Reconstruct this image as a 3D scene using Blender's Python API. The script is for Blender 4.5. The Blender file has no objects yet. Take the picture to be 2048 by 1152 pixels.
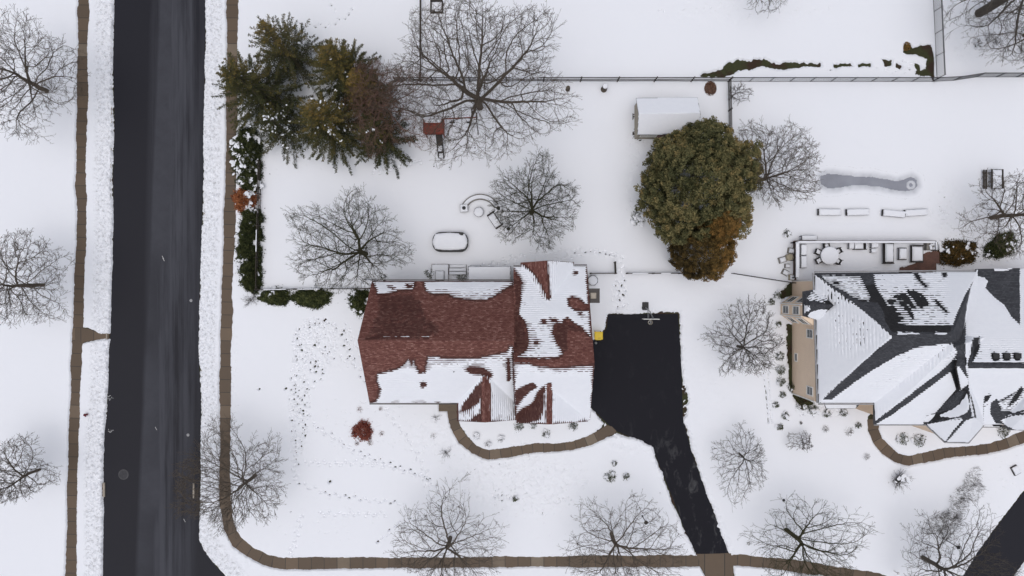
import bpy, bmesh, math, random
import numpy as np
from mathutils import Vector, Matrix
SC = bpy.context.scene
COL = SC.collection
S = 0.06            # metres per photo pixel on the ground
H = 79.2            # height of the drone
R = math.radians

# ---------------------------------------------------------------- camera, sky, sun, exposure
cam_d = bpy.data.cameras.new('camera'); cam = bpy.data.objects.new('camera', cam_d); COL.objects.link(cam)
cam.location = (0, 0, H); cam.rotation_euler = (0, 0, 0)
cam_d.sensor_width = 36; cam_d.lens = 18.0 / (61.44 / H); cam_d.clip_start = 0.5; cam_d.clip_end = 2000
SC.camera = cam
SUN_EL, SUN_AZ = R(80), R(200)      # azimuth clockwise from north
w = bpy.data.worlds.new('World'); SC.world = w; w.use_nodes = True
nt = w.node_tree; bg = nt.nodes['Background']
sky = nt.nodes.new('ShaderNodeTexSky'); sky.sky_type = 'NISHITA'; sky.sun_disc = False
sky.sun_elevation = SUN_EL; sky.sun_rotation = SUN_AZ; sky.air_density = 1.0; sky.dust_density = 4.0; sky.ozone_density = 1.0
hs = nt.nodes.new('ShaderNodeHueSaturation'); hs.inputs['Saturation'].default_value = 0.46
nt.links.new(sky.outputs[0], hs.inputs['Color']); nt.links.new(hs.outputs[0], bg.inputs['Color'])
bg.inputs['Strength'].default_value = 0.127
sd_ = bpy.data.lights.new('sun', 'SUN'); sd_.energy = 0.5; sd_.angle = R(75); sd_.color = (1, 0.98, 0.95)
sun = bpy.data.objects.new('sun', sd_); COL.objects.link(sun)
sv = Vector((math.sin(SUN_AZ) * math.cos(SUN_EL), math.cos(SUN_AZ) * math.cos(SUN_EL), math.sin(SUN_EL)))
sun.rotation_euler = sv.to_track_quat('Z', 'Y').to_euler(); sun.location = sv * 150
SC.view_settings.view_transform = 'Standard'; SC.view_settings.look = 'None'
SC.view_settings.exposure = 0.07; SC.view_settings.gamma = 1.0; SC.view_settings.use_curve_mapping = False
SC.render.engine = 'CYCLES'
SC.cycles.max_bounces = 5; SC.cycles.diffuse_bounces = 3; SC.cycles.glossy_bounces = 2; SC.cycles.transparent_max_bounces = 4

# ---------------------------------------------------------------- helpers
def P(px, py, z=0.0):
    f = S * (H - z) / H
    return Vector(((px - 1024) * f, (576 - py) * f, z))
def PX(x, y, z):
    f = S * (H - z) / H
    return x / f + 1024, 576 - y / f
def lin(c):
    return tuple(((v / 255) / 12.92 if v / 255 <= 0.04045 else ((v / 255 + 0.055) / 1.055) ** 2.4) for v in c) + (1,)

def tag(o, label=None, cat=None, group=None, kind=None):
    if label: o['label'] = label
    if cat: o['category'] = cat
    if group: o['group'] = group
    if kind: o['kind'] = kind
    return o
def thing(name, loc, label, cat, group=None, rz=0.0):
    o = bpy.data.objects.new(name, None); COL.objects.link(o)
    o.location = loc; o.rotation_euler = (0, 0, rz); o.empty_display_size = 0.3
    return tag(o, label, cat, group)
def link_mesh(name, me, mat=None, parent=None, world=False):
    o = bpy.data.objects.new(name, me); COL.objects.link(o)
    if mat: me.materials.append(mat)
    if parent:
        o.parent = parent
        if world: o.location = -Vector(parent.location)
    return o
def copy_tree(o, parent=None):
    c = o.copy(); COL.objects.link(c); c.parent = parent
    for ch in list(o.children): copy_tree(ch, c)
    return c
def np_mesh(name, V, F, smooth=False):
    V = np.asarray(V, np.float32); F = np.asarray(F, np.int32)
    me = bpy.data.meshes.new(name); k = F.shape[1]
    me.vertices.add(len(V)); me.vertices.foreach_set('co', V.ravel())
    me.loops.add(F.size); me.loops.foreach_set('vertex_index', F.ravel())
    me.polygons.add(len(F)); me.polygons.foreach_set('loop_start', np.arange(0, F.size, k, dtype=np.int32))
    me.polygons.foreach_set('loop_total', np.full(len(F), k, np.int32))
    if smooth: me.polygons.foreach_set('use_smooth', np.ones(len(F), bool))
    me.update(calc_edges=True)
    return me

class MB:
    def __init__(self): self.v = []; self.f = []
    def add(self, vs, fs):
        b = len(self.v); self.v += [tuple(v) for v in vs]; self.f += [tuple(i + b for i in f) for f in fs]; return self
    def box(self, c, s, rz=0.0, tilt=None):
        # c centre, s full size
        m = Matrix.Rotation(rz, 3, 'Z')
        if tilt: m = m @ Matrix.Rotation(tilt[0], 3, tilt[1])
        c = Vector(c); vs = [c + m @ Vector((x * s[0] / 2, y * s[1] / 2, z * s[2] / 2)) for z in (-1, 1) for x, y in ((-1, -1), (1, -1), (1, 1), (-1, 1))]
        return self.add(vs, [(3, 2, 1, 0), (4, 5, 6, 7), (0, 1, 5, 4), (1, 2, 6, 5), (2, 3, 7, 6), (3, 0, 4, 7)])
    def prism(self, poly, z0, z1):
        n = len(poly); a = sum(poly[i][0] * poly[(i + 1) % n][1] - poly[(i + 1) % n][0] * poly[i][1] for i in range(n))
        if a < 0: poly = poly[::-1]
        vs = [(p[0], p[1], z0) for p in poly] + [(p[0], p[1], z1) for p in poly]
        return self.add(vs, [tuple(range(n))[::-1], tuple(range(n, 2 * n))] + [(i, (i + 1) % n, n + (i + 1) % n, n + i) for i in range(n)])
    def bar(self, a, b, w_, h_=None):
        a = Vector(a); b = Vector(b); d = b - a; L = d.length
        if L < 1e-6: return self
        h_ = h_ or w_; d.normalize(); up = Vector((0, 0, 1)) if abs(d.z) < 0.95 else Vector((1, 0, 0))
        s = d.cross(up).normalized(); u = s.cross(d)
        vs = [p + s * x * w_ / 2 + u * y * h_ / 2 for p in (a, b) for x, y in ((-1, -1), (1, -1), (1, 1), (-1, 1))]
        return self.add(vs, [(0, 1, 2, 3), (7, 6, 5, 4), (0, 4, 5, 1), (1, 5, 6, 2), (2, 6, 7, 3), (3, 7, 4, 0)])
    def tube(self, pts, rad, n=8, cap=True):
        pts = [Vector(p) for p in pts]
        if not hasattr(rad, '__len__'): rad = [rad] * len(pts)
        vs = []; fs = []
        for i, p in enumerate(pts):
            d = (pts[min(i + 1, len(pts) - 1)] - pts[max(i - 1, 0)]).normalized()
            up = Vector((0, 0, 1)) if abs(d.z) < 0.9 else Vector((1, 0, 0))
            s = d.cross(up).normalized(); u = s.cross(d)
            for k in range(n):
                t = 2 * math.pi * k / n; vs.append(p + (s * math.cos(t) + u * math.sin(t)) * rad[i])
        for i in range(len(pts) - 1):
            for k in range(n):
                k2 = (k + 1) % n; fs.append((i * n + k, i * n + k2, (i + 1) * n + k2, (i + 1) * n + k))
        if cap: fs += [tuple(range(n)), tuple(range((len(pts) - 1) * n, len(pts) * n))[::-1]]
        return self.add(vs, fs)
    def lathe(self, c, prof, n=16):
        c = Vector(c); vs = []; fs = []
        for r, z in prof:
            for k in range(n):
                t = 2 * math.pi * k / n; vs.append((c.x + r * math.cos(t), c.y + r * math.sin(t), c.z + z))
        m = len(prof)
        for i in range(m - 1):
            for k in range(n):
                k2 = (k + 1) % n; fs.append((i * n + k, i * n + k2, (i + 1) * n + k2, (i + 1) * n + k))
        fs += [tuple(range(n))[::-1], tuple(range((m - 1) * n, m * n))]
        return self.add(vs, fs)
    def pad(self, c, w_, d_, h_, rz=0.0, seed=0, n=10, power=5, round_=0.0, lump=0.25):
        # lumpy layer of snow with rounded edges lying on a surface at c.z
        rg = random.Random(seed); m = Matrix.Rotation(rz, 3, 'Z'); c = Vector(c); vs = []; fs = []
        ph = [rg.uniform(0, 6.28) for _ in range(4)]
        for j in range(n + 1):
            for i in range(n + 1):
                u = -1 + 2 * i / n; v = -1 + 2 * j / n
                uu = math.copysign(1 - (1 - abs(u)) ** 1.6, u); vv = math.copysign(1 - (1 - abs(v)) ** 1.6, v)
                if round_:
                    k = 1 - round_ * (1 - 1 / math.sqrt(1 + min(abs(uu), abs(vv)) ** 2)) * 1.6
                    uu2, vv2 = uu * k, vv * k
                else: uu2, vv2 = uu, vv
                e = max(0, (1 - abs(uu) ** power) * (1 - abs(vv) ** power))
                hh = h_ * (e ** 0.45) * (1 + lump * math.sin(3 * uu * w_ + ph[0]) * math.sin(3 * vv * d_ + ph[1])) if e > 0 else 0
                x = uu2 * w_ / 2 * (1 + rg.uniform(-.02, .02)); y = vv2 * d_ / 2 * (1 + rg.uniform(-.02, .02))
                vs.append(c + m @ Vector((x, y, hh)))
        for j in range(n):
            for i in range(n):
                a = j * (n + 1) + i; fs.append((a, a + 1, a + n + 2, a + n + 1))
        b = [i for i in range(n + 1)] + [j * (n + 1) + n for j in range(1, n + 1)] + [n * (n + 1) + i for i in range(n - 1, -1, -1)] + [j * (n + 1) for j in range(n - 1, 0, -1)]
        fs.append(tuple(b[::-1]))
        return self.add(vs, fs)
    def build(self, name, mat, parent=None, world=False, smooth=False, bevel=0):
        me = bpy.data.meshes.new(name); me.from_pydata(self.v, [], self.f)
        if smooth: me.polygons.foreach_set('use_smooth', [True] * len(me.polygons))
        me.update(); o = link_mesh(name, me, mat, parent, world)
        if bevel:
            b = o.modifiers.new('bevel', 'BEVEL'); b.width = bevel; b.segments = 2; b.limit_method = 'ANGLE'
        return o

# ---------------------------------------------------------------- materials
class NT:
    def __init__(self, name):
        self.m = bpy.data.materials.new(name); self.m.use_nodes = True; self.t = self.m.node_tree
        self.b = self.t.nodes['Principled BSDF']
    def n(self, kind, **kw):
        x = self.t.nodes.new(kind)
        for k, v in kw.items():
            if k.startswith('i_'):
                key = k[2:]; x.inputs[int(key) if key.isdigit() else key].default_value = v
            else: setattr(x, k, v)
        return x
    def l(self, a, b): self.t.links.new(a, b)
    def math(self, op, a, b=None, c=None, clamp=False):
        x = self.n('ShaderNodeMath', operation=op, use_clamp=clamp)
        for i, v in enumerate((a, b, c)):
            if v is None: continue
            if hasattr(v, 'links'): self.l(v, x.inputs[i])
            else: x.inputs[i].default_value = v
        return x.outputs[0]
    def mix(self, f, a, b, mode='MIX'):
        x = self.n('ShaderNodeMix', data_type='RGBA', blend_type=mode)
        for i, v in ((0, f), (6, a), (7, b)):
            if hasattr(v, 'links'): self.l(v, x.inputs[i])
            else: x.inputs[i].default_value = v
        return x.outputs[2]
    def noise(self, vec, scale, detail=3, rough=0.55, dist=0.0):
        x = self.n('ShaderNodeTexNoise'); x.inputs['Scale'].default_value = scale; x.inputs['Detail'].default_value = detail
        x.inputs['Roughness'].default_value = rough; x.inputs['Distortion'].default_value = dist
        if vec is not None: self.l(vec, x.inputs['Vector'])
        return x.outputs['Fac']
    def ramp(self, f, stops, interp='LINEAR'):
        x = self.n('ShaderNodeValToRGB'); cr = x.color_ramp; cr.interpolation = interp
        while len(cr.elements) < len(stops): cr.elements.new(0.5)
        for e, (p, c) in zip(cr.elements, stops): e.position = p; e.color = c if len(c) == 4 else tuple(c) + (1,)
        self.l(f, x.inputs[0]); return x.outputs[0]
    def pos(self): return self.n('ShaderNodeNewGeometry').outputs['Position']
    def obj(self): return self.n('ShaderNodeTexCoord').outputs['Object']
    def scale(self, v, s):
        x = self.n('ShaderNodeMapping'); x.inputs['Scale'].default_value = s; self.l(v, x.inputs['Vector']); return x.outputs[0]
    def bump(self, h, strength=0.3, dist=0.05):
        x = self.n('ShaderNodeBump'); x.inputs['Strength'].default_value = strength; x.inputs['Distance'].default_value = dist
        self.l(h, x.inputs['Height']); self.l(x.outputs[0], self.b.inputs['Normal'])
    def col(self, c):
        if hasattr(c, 'links'): self.l(c, self.b.inputs['Base Color'])
        else: self.b.inputs['Base Color'].default_value = c
    def rough(self, r):
        if hasattr(r, 'links'): self.l(r, self.b.inputs['Roughness'])
        else: self.b.inputs['Roughness'].default_value = r
def simple(name, c, rough=0.7, var=0.15, scale=3.0, bump=0.15, metal=0.0, spec=None):
    m = NT(name); v = m.obj(); f = m.noise(v, scale, 4, 0.6)
    c = tuple(c[:3]) + (1,)
    lo = tuple(x * (1 - var) for x in c[:3]) + (1,); hi = tuple(min(1, x * (1 + var)) for x in c[:3]) + (1,)
    m.col(m.ramp(f, [(0.3, lo), (0.7, hi)])); m.rough(rough); m.b.inputs['Metallic'].default_value = metal
    if spec is not None: m.b.inputs['Specular IOR Level'].default_value = spec
    if bump: m.bump(m.noise(v, scale * 6, 3), bump, 0.02)
    return m.m

M = {}
def mats():
    # snow on the ground, with slush / grit carried by a vertex attribute
    m = NT('snow'); p = m.pos()
    big = m.noise(p, 0.06, 3, 0.5); fine = m.noise(p, 7.0, 5, 0.7)
    base = m.mix(m.math('MULTIPLY', big, 0.6), (0.84, 0.855, 0.90, 1), (0.79, 0.81, 0.865, 1))
    speck = m.ramp(m.noise(p, 3.2, 5, 0.78), [(0.66, (0, 0, 0, 1)), (0.76, (1, 1, 1, 1))])
    base = m.mix(m.math('MULTIPLY', speck, 0.10), base, (0.35, 0.34, 0.34, 1))
    at = m.n('ShaderNodeAttribute', attribute_name='slush'); s = at.outputs['Fac']
    gr = m.math('MULTIPLY', m.ramp(m.noise(p, 3.0, 6, 0.8), [(0.5, (0, 0, 0, 1)), (0.68, (1, 1, 1, 1))]), m.math('SUBTRACT', 1.0, m.math('ABSOLUTE', m.math('SUBTRACT', m.math('MULTIPLY', s, 4.0), 1.0), clamp=True), clamp=True))
    base = m.mix(m.math('MULTIPLY', gr, 0.9), base, (0.36, 0.36, 0.37, 1))
    wet = m.math('MULTIPLY', m.math('SUBTRACT', s, 0.5, clamp=True), 2.0)
    base = m.mix(wet, base, (0.22, 0.235, 0.275, 1))
    m.col(base); m.rough(0.85); m.b.inputs['Specular IOR Level'].default_value = 0.2
    m.bump(m.math('ADD', fine, m.math('MULTIPLY', m.noise(p, 30, 2), 0.5)), 0.25, 0.05); M['snow'] = m.m
    m = NT('snow_pile'); p = m.pos()
    m.col(m.mix(m.noise(p, 2.0, 4), (0.84, 0.855, 0.90, 1), (0.77, 0.79, 0.845, 1))); m.rough(0.85); m.b.inputs['Specular IOR Level'].default_value = 0.2
    m.bump(m.noise(p, 8.0, 4, 0.7), 0.25, 0.04); M['cap'] = m.m
    # soil and winter grass
    m = NT('winter_grass'); p = m.pos(); f = m.noise(p, 0.5, 4); g = m.noise(p, 14, 5, 0.75)
    c = m.ramp(g, [(0.3, (0.012, 0.010, 0.005)), (0.5, (0.035, 0.04, 0.012)), (0.75, (0.075, 0.07, 0.028))])
    m.col(m.mix(m.ramp(f, [(0.45, (0, 0, 0)), (0.6, (1, 1, 1))]), c, (0.035, 0.018, 0.010, 1))); m.rough(0.95); m.bump(g, 0.8, 0.08); M['soil'] = m.m
    # street asphalt, streaks of drier paving along the lanes
    m = NT('wet_asphalt'); p = m.pos(); sp = m.n('ShaderNodeSeparateXYZ'); m.l(p, sp.inputs[0])
    st = m.noise(m.scale(p, (1.5, 0.022, 1)), 1.0, 6, 0.66); st2 = m.noise(m.scale(p, (0.7, 0.07, 1)), 1.0, 4, 0.6)
    xo = m.math('ADD', sp.outputs[0], m.math('MULTIPLY', sp.outputs[1], -0.022))
    lane = m.math('SUBTRACT', 1.0, m.math('POWER', m.math('ABSOLUTE', m.math('DIVIDE', m.math('SUBTRACT', xo, -40.6), 3.7)), 2.0), clamp=True)
    xb = m.math('ADD', sp.outputs[0], m.math('MULTIPLY', sp.outputs[1], -0.04)); wob = m.noise(m.scale(p, (0.2, 0.05, 1)), 1.0, 3)
    bnd = m.math('SUBTRACT', 1.0, m.math('MULTIPLY', m.math('SUBTRACT', m.math('ABSOLUTE', m.math('ADD', xb, 42.3)), m.math('ADD', 0.75, m.math('MULTIPLY', wob, 0.7))), 1.8, clamp=True), clamp=True)
    brk = m.ramp(m.noise(m.scale(p, (0.04, 0.05, 1)), 1.0, 2), [(0.32, (0, 0, 0)), (0.5, (1, 1, 1))])
    bnd = m.math('MULTIPLY', m.math('MULTIPLY', bnd, brk), m.math('ADD', 0.35, m.math('MULTIPLY', m.noise(p, 0.6, 5, 0.7), 0.5)))
    k = m.math('MULTIPLY', lane, m.ramp(m.math('ADD', m.math('MULTIPLY', st, 0.6), m.math('MULTIPLY', st2, 0.5)), [(0.42, (0, 0, 0)), (0.62, (1, 1, 1))]))
    k = m.math('MAXIMUM', m.math('MULTIPLY', k, 0.8), bnd)
    c = m.mix(k, (0.0095, 0.0095, 0.0155, 1), (0.074, 0.076, 0.090, 1))
    g = m.noise(p, 45, 3, 0.8); c = m.mix(m.math('MULTIPLY', g, 0.35), c, (0.05, 0.05, 0.055, 1), 'ADD') if False else c
    m.col(c); m.rough(m.math('ADD', 0.55, m.math('MULTIPLY', k, 0.35))); m.b.inputs['Specular IOR Level'].default_value = 0.25; m.bump(g, 0.35, 0.02); M['road'] = m.m
    # fresh driveway sealcoat
    m = NT('driveway_asphalt'); p = m.pos(); sp = m.n('ShaderNodeSeparateXYZ'); m.l(p, sp.inputs[0])
    f = m.ramp(m.noise(m.scale(p, (0.8, 0.45, 1)), 1.0, 6, 0.72, 0.6), [(0.55, (0, 0, 0)), (0.74, (1, 1, 1))])
    low = m.math('MULTIPLY', m.math('SUBTRACT', -16.0, sp.outputs[1]), 0.2, clamp=True)
    c = m.mix(m.math('MULTIPLY', f, m.math('ADD', 0.10, m.math('MULTIPLY', low, 1.1))), (0.0075, 0.0075, 0.0125, 1), (0.075, 0.075, 0.08, 1))
    m.col(c); m.rough(0.6); m.b.inputs['Specular IOR Level'].default_value = 0.15; m.bump(m.noise(p, 50, 2), 0.3, 0.02); M['drive'] = m.m
    # wet brown concrete walks; UV.x runs along the walk in slabs
    m = NT('wet_concrete'); uv = m.n('ShaderNodeUVMap').outputs[0]; sp = m.n('ShaderNodeSeparateXYZ'); m.l(uv, sp.inputs[0]); p = m.pos()
    sl = m.math('FLOOR', sp.outputs[0]); fr = m.math('FRACT', sp.outputs[0])
    wn = m.n('ShaderNodeTexWhiteNoise', noise_dimensions='1D'); m.l(sl, wn.inputs['W'])
    c = m.ramp(wn.outputs['Value'], [(0.0, (0.090, 0.058, 0.034)), (0.80, (0.122, 0.080, 0.048)), (0.88, (0.155, 0.104, 0.064)), (0.97, (0.20, 0.155, 0.11)), (1.0, (0.26, 0.21, 0.155))])
    c = m.mix(m.math('MULTIPLY', m.noise(p, 1.2, 5, 0.7), 0.55), c, (0.055, 0.040, 0.026, 1))
    j = m.math('LESS_THAN', m.math('MINIMUM', fr, m.math('SUBTRACT', 1.0, fr)), 0.022)
    c = m.mix(j, c, (0.02, 0.016, 0.012, 1)); m.col(c); m.rough(0.6); m.bump(m.noise(p, 25, 4), 0.25, 0.02); M['walk'] = m.m
    # shingles: UV in metres (u along the course, v up the slope); attribute wet
    for nm, cols, wetc, mort in (('red_shingle', [(0.0, (0.11, 0.036, 0.031)), (0.35, (0.150, 0.060, 0.048)), (0.7, (0.20, 0.088, 0.072)), (1.0, (0.34, 0.19, 0.16))], 0.50, (0.085, 0.031, 0.027, 1)),
                           ('grey_shingle', [(0.0, (0.040, 0.041, 0.048)), (0.5, (0.058, 0.060, 0.069)), (1.0, (0.085, 0.088, 0.098))], 0.28, (0.028, 0.028, 0.033, 1))):
        m = NT(nm); uv = m.n('ShaderNodeUVMap').outputs[0]
        br = m.n('ShaderNodeTexBrick', offset=0.5); m.l(uv, br.inputs['Vector']); br.inputs['Scale'].default_value = 1.0
        br.inputs['Brick Width'].default_value = 0.32; br.inputs['Row Height'].default_value = 0.17; br.inputs['Mortar Size'].default_value = 0.012
        br.inputs['Color1'].default_value = (0, 0, 0, 1); br.inputs['Color2'].default_value = (1, 1, 1, 1); br.inputs['Mortar'].default_value = (0.4, 0.4, 0.4, 1)
        cell = m.noise(m.scale(uv, (3.0, 5.6, 1)), 1.0, 1, 0.4)
        c = m.ramp(m.math('ADD', m.math('MULTIPLY', m.math('ADD', m.math('MULTIPLY', m.math('SUBTRACT', m.math('ADD', m.math('MULTIPLY', br.outputs['Color'], 0.5), m.math('MULTIPLY', cell, 0.5)), 0.5), 1.7), 0.5), 0.8), m.math('MULTIPLY', m.noise(uv, 0.5, 3, 0.6), 0.2)), cols)
        c = m.mix(br.outputs['Fac'], c, mort)
        at = m.n('ShaderNodeAttribute', attribute_name='wet').outputs['Fac']
        wt = m.ramp(m.math('ADD', at, m.math('MULTIPLY', m.math('SUBTRACT', m.noise(uv, 1.4, 6, 0.8), 0.5), 1.6)), [(0.38, (0, 0, 0)), (0.66, (1, 1, 1))])
        dk = m.mix(1.0, c, (wetc, wetc * 0.92, wetc * 0.9, 1), 'MULTIPLY')
        c = m.mix(wt, c, dk); m.col(c); m.rough(m.math('SUBTRACT', 0.85, m.math('MULTIPLY', wt, 0.3)))
        m.b.inputs['Specular IOR Level'].default_value = 0.25
        m.bump(m.math('ADD', m.math('SUBTRACT', 1.0, br.outputs['Fac']), m.math('MULTIPLY', br.outputs['Color'], 0.6)), 0.6, 0.03); M[nm] = m.m
    # wall siding
    def siding(nm, c):
        m = NT(nm); p = m.pos(); sp = m.n('ShaderNodeSeparateXYZ'); m.l(p, sp.inputs[0])
        fr = m.math('FRACT', m.math('MULTIPLY', sp.outputs[2], 8.0)); n_ = m.noise(p, 1.5, 4)
        cc = m.mix(m.math('MULTIPLY', n_, 0.35), c, tuple(x * 0.7 for x in c[:3]) + (1,))
        cc = m.mix(m.math('LESS_THAN', fr, 0.08), cc, tuple(x * 0.5 for x in c[:3]) + (1,)); m.col(cc); m.rough(0.8); m.bump(fr, 0.3, 0.03); return m.m
    M['beige'] = siding('beige_siding', (0.84, 0.66, 0.495, 1)); M['cream'] = siding('cream_siding', (0.62, 0.57, 0.50, 1)); M['shedwall'] = siding('shed_siding', (0.36, 0.32, 0.25, 1))
    M['trim'] = simple('white_trim', (0.72, 0.71, 0.69), 0.6, 0.06); M['glass'] = simple('window_glass', (0.035, 0.05, 0.06), 0.12, 0.2, 1.0, 0)
    M['garage'] = simple('garage_door_paint', (0.6, 0.58, 0.54), 0.6, 0.05); M['door'] = simple('dark_red_paint', (0.10, 0.015, 0.015), 0.5, 0.2)
    M['gutter'] = simple('dark_gutter', (0.035, 0.028, 0.026), 0.5, 0.2); M['grey_gutter'] = simple('grey_gutter', (0.25, 0.25, 0.26), 0.5, 0.2)
    M['metal'] = simple('galvanised_metal', (0.35, 0.36, 0.37), 0.4, 0.15, 3, 0.05, 0.6); M['black'] = simple('black_paint', (0.012, 0.012, 0.014), 0.55, 0.3)
    M['wood'] = simple('weathered_wood', (0.042, 0.034, 0.028), 0.85, 0.4, 2.0, 0.5); M['deckwood'] = simple('wet_deck_boards', (0.105, 0.045, 0.030), 0.6, 0.35, 1.5, 0.3)
    M['stone'] = simple('grey_stone', (0.20, 0.19, 0.175), 0.85, 0.35, 4.0, 0.6); M['conc'] = simple('pale_concrete', (0.33, 0.29, 0.24), 0.8, 0.2, 3, 0.3)
    M['yellow'] = simple('yellow_plastic', (0.75, 0.52, 0.01), 0.45, 0.06, 2, 0.05); M['red'] = simple('red_painted_wood', (0.22, 0.042, 0.025), 0.7, 0.35)
    M['hydrant'] = simple('dark_red_enamel', (0.14, 0.01, 0.015), 0.4, 0.1); M['green'] = simple('dark_teal_cushion', (0.03, 0.09, 0.075), 0.8, 0.3)
    M['wicker'] = simple('dark_wicker', (0.035, 0.030, 0.028), 0.8, 0.4, 12, 0.6); M['tan'] = simple('tan_plastic', (0.33, 0.29, 0.21), 0.6, 0.1)
    M['mulch'] = simple('leaf_mulch', (0.07, 0.035, 0.018), 0.95, 0.6, 5, 1.0); M['leafpile'] = simple('dry_leaves', (0.12, 0.075, 0.055), 0.9, 0.6, 8, 1.0)
    M['ice'] = simple('grey_pool_ice', (0.235, 0.245, 0.285), 0.35, 0.16, 0.35, 0.1)
    M['brownconc'] = simple('brown_step_concrete', (0.105, 0.073, 0.044), 0.6, 0.15)
    M['paint'] = simple('road_paint', (0.5, 0.5, 0.5), 0.7, 0.2)
    # bark
    for nm, a, b in (('bark', (0.060, 0.050, 0.041), (0.165, 0.135, 0.108)), ('bark_olive', (0.030, 0.030, 0.018), (0.085, 0.078, 0.045)), ('bark_pale', (0.055, 0.047, 0.040), (0.13, 0.115, 0.10)), ('bark_red', (0.12, 0.075, 0.058), (0.24, 0.155, 0.125))):
        m = NT(nm); v = m.obj(); f = m.noise(m.scale(v, (6, 6, 1.5)), 1.5, 5, 0.7)
        m.col(m.ramp(f, [(0.3, a), (0.7, b)])); m.rough(0.95); m.b.inputs['Specular IOR Level'].default_value = 0.1; m.bump(f, 0.6, 0.05); M[nm] = m.m
    # foliage, colour by per-leaf tint
    def leaf(nm, stops):
        m = NT(nm); at = m.n('ShaderNodeAttribute', attribute_name='tint').outputs['Fac']
        m.col(m.ramp(at, stops)); m.rough(0.75); m.b.inputs['Specular IOR Level'].default_value = 0.15
        try: m.b.inputs['Subsurface Weight'].default_value = 0
        except Exception: pass
        return m.m
    M['spruce'] = leaf('spruce_needles', [(0, (0.016, 0.021, 0.012)), (0.45, (0.045, 0.052, 0.021)), (0.75, (0.12, 0.095, 0.030)), (1, (0.21, 0.14, 0.04))])
    M['pine'] = leaf('pine_needles', [(0, (0.042, 0.046, 0.020)), (0.35, (0.100, 0.100, 0.045)), (0.65, (0.180, 0.158, 0.070)), (1, (0.28, 0.205, 0.085))])
    M['gold'] = leaf('bronze_needles', [(0, (0.045, 0.033, 0.014)), (0.4, (0.115, 0.078, 0.027)), (0.75, (0.20, 0.115, 0.034)), (1, (0.29, 0.155, 0.048))])
    M['rust'] = leaf('rusty_dead_leaves', [(0, (0.07, 0.038, 0.026)), (0.5, (0.18, 0.095, 0.065)), (1, (0.32, 0.18, 0.13))])
    M['orange'] = leaf('orange_leaves', [(0, (0.13, 0.04, 0.018)), (0.5, (0.40, 0.145, 0.065)), (1, (0.54, 0.25, 0.12))])
    M['barberry'] = leaf('wine_red_leaves', [(0, (0.09, 0.02, 0.017)), (0.5, (0.24, 0.065, 0.05)), (1, (0.38, 0.15, 0.11))])
    M['juniper'] = leaf('juniper_sprays', [(0, (0.018, 0.025, 0.013)), (0.5, (0.055, 0.068, 0.028)), (1, (0.13, 0.14, 0.055))])
    M['stalk'] = leaf('dry_stalks', [(0, (0.05, 0.042, 0.036)), (0.5, (0.11, 0.095, 0.08)), (1, (0.19, 0.165, 0.135))])
mats()

# ---------------------------------------------------------------- noise and distance fields
def vnoise(x, y, scale, seed):
    rg = np.random.RandomState(seed); T = rg.rand(256, 256).astype(np.float32)
    X = x / scale; Y = y / scale; xi = np.floor(X); yi = np.floor(Y); fx = (X - xi).astype(np.float32); fy = (Y - yi).astype(np.float32)
    fx = fx * fx * (3 - 2 * fx); fy = fy * fy * (3 - 2 * fy); xi = xi.astype(np.int64) & 255; yi = yi.astype(np.int64) & 255
    x1 = (xi + 1) & 255; y1 = (yi + 1) & 255
    return (T[yi, xi] * (1 - fx) + T[yi, x1] * fx) * (1 - fy) + (T[y1, xi] * (1 - fx) + T[y1, x1] * fx) * fy
def fbm(x, y, scale, seed, octv=3, g=0.5):
    a = 1.0; t = 0; s = 0
    for o in range(octv): t = t + a * vnoise(x + 17.3 * o, y - 9.1 * o, scale / 2 ** o, seed + o); s += a; a *= g
    return t / s - 0.5
def sdf_poly(x, y, poly):
    # signed distance, negative inside; x,y arrays, poly list of 2D points
    d2 = np.full(x.shape, 1e9); ins = np.zeros(x.shape, bool); n = len(poly)
    for i in range(n):
        ax, ay = poly[i][:2]; bx, by = poly[(i + 1) % n][:2]; ex, ey = bx - ax, by - ay; L = ex * ex + ey * ey + 1e-12
        t = np.clip(((x - ax) * ex + (y - ay) * ey) / L, 0, 1); dx = x - ax - t * ex; dy = y - ay - t * ey
        d2 = np.minimum(d2, dx * dx + dy * dy)
        if ay != by:
            c = ((ay > y) != (by > y)) & (x < (bx - ax) * (y - ay) / (by - ay) + ax); ins ^= c
    d = np.sqrt(d2); return np.where(ins, -d, d)
def dist_line(x, y, pts):
    d2 = np.full(x.shape, 1e9)
    for (ax, ay), (bx, by) in zip(pts[:-1], pts[1:]):
        ex, ey = bx - ax, by - ay; L = ex * ex + ey * ey + 1e-12
        t = np.clip(((x - ax) * ex + (y - ay) * ey) / L, 0, 1); d2 = np.minimum(d2, (x - ax - t * ex) ** 2 + (y - ay - t * ey) ** 2)
    return np.sqrt(d2)
def W(pts): return [tuple(P(a, b)[:2]) for a, b in pts]
def ss(x): x = np.clip(x, 0, 1); return x * x * (3 - 2 * x)

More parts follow.
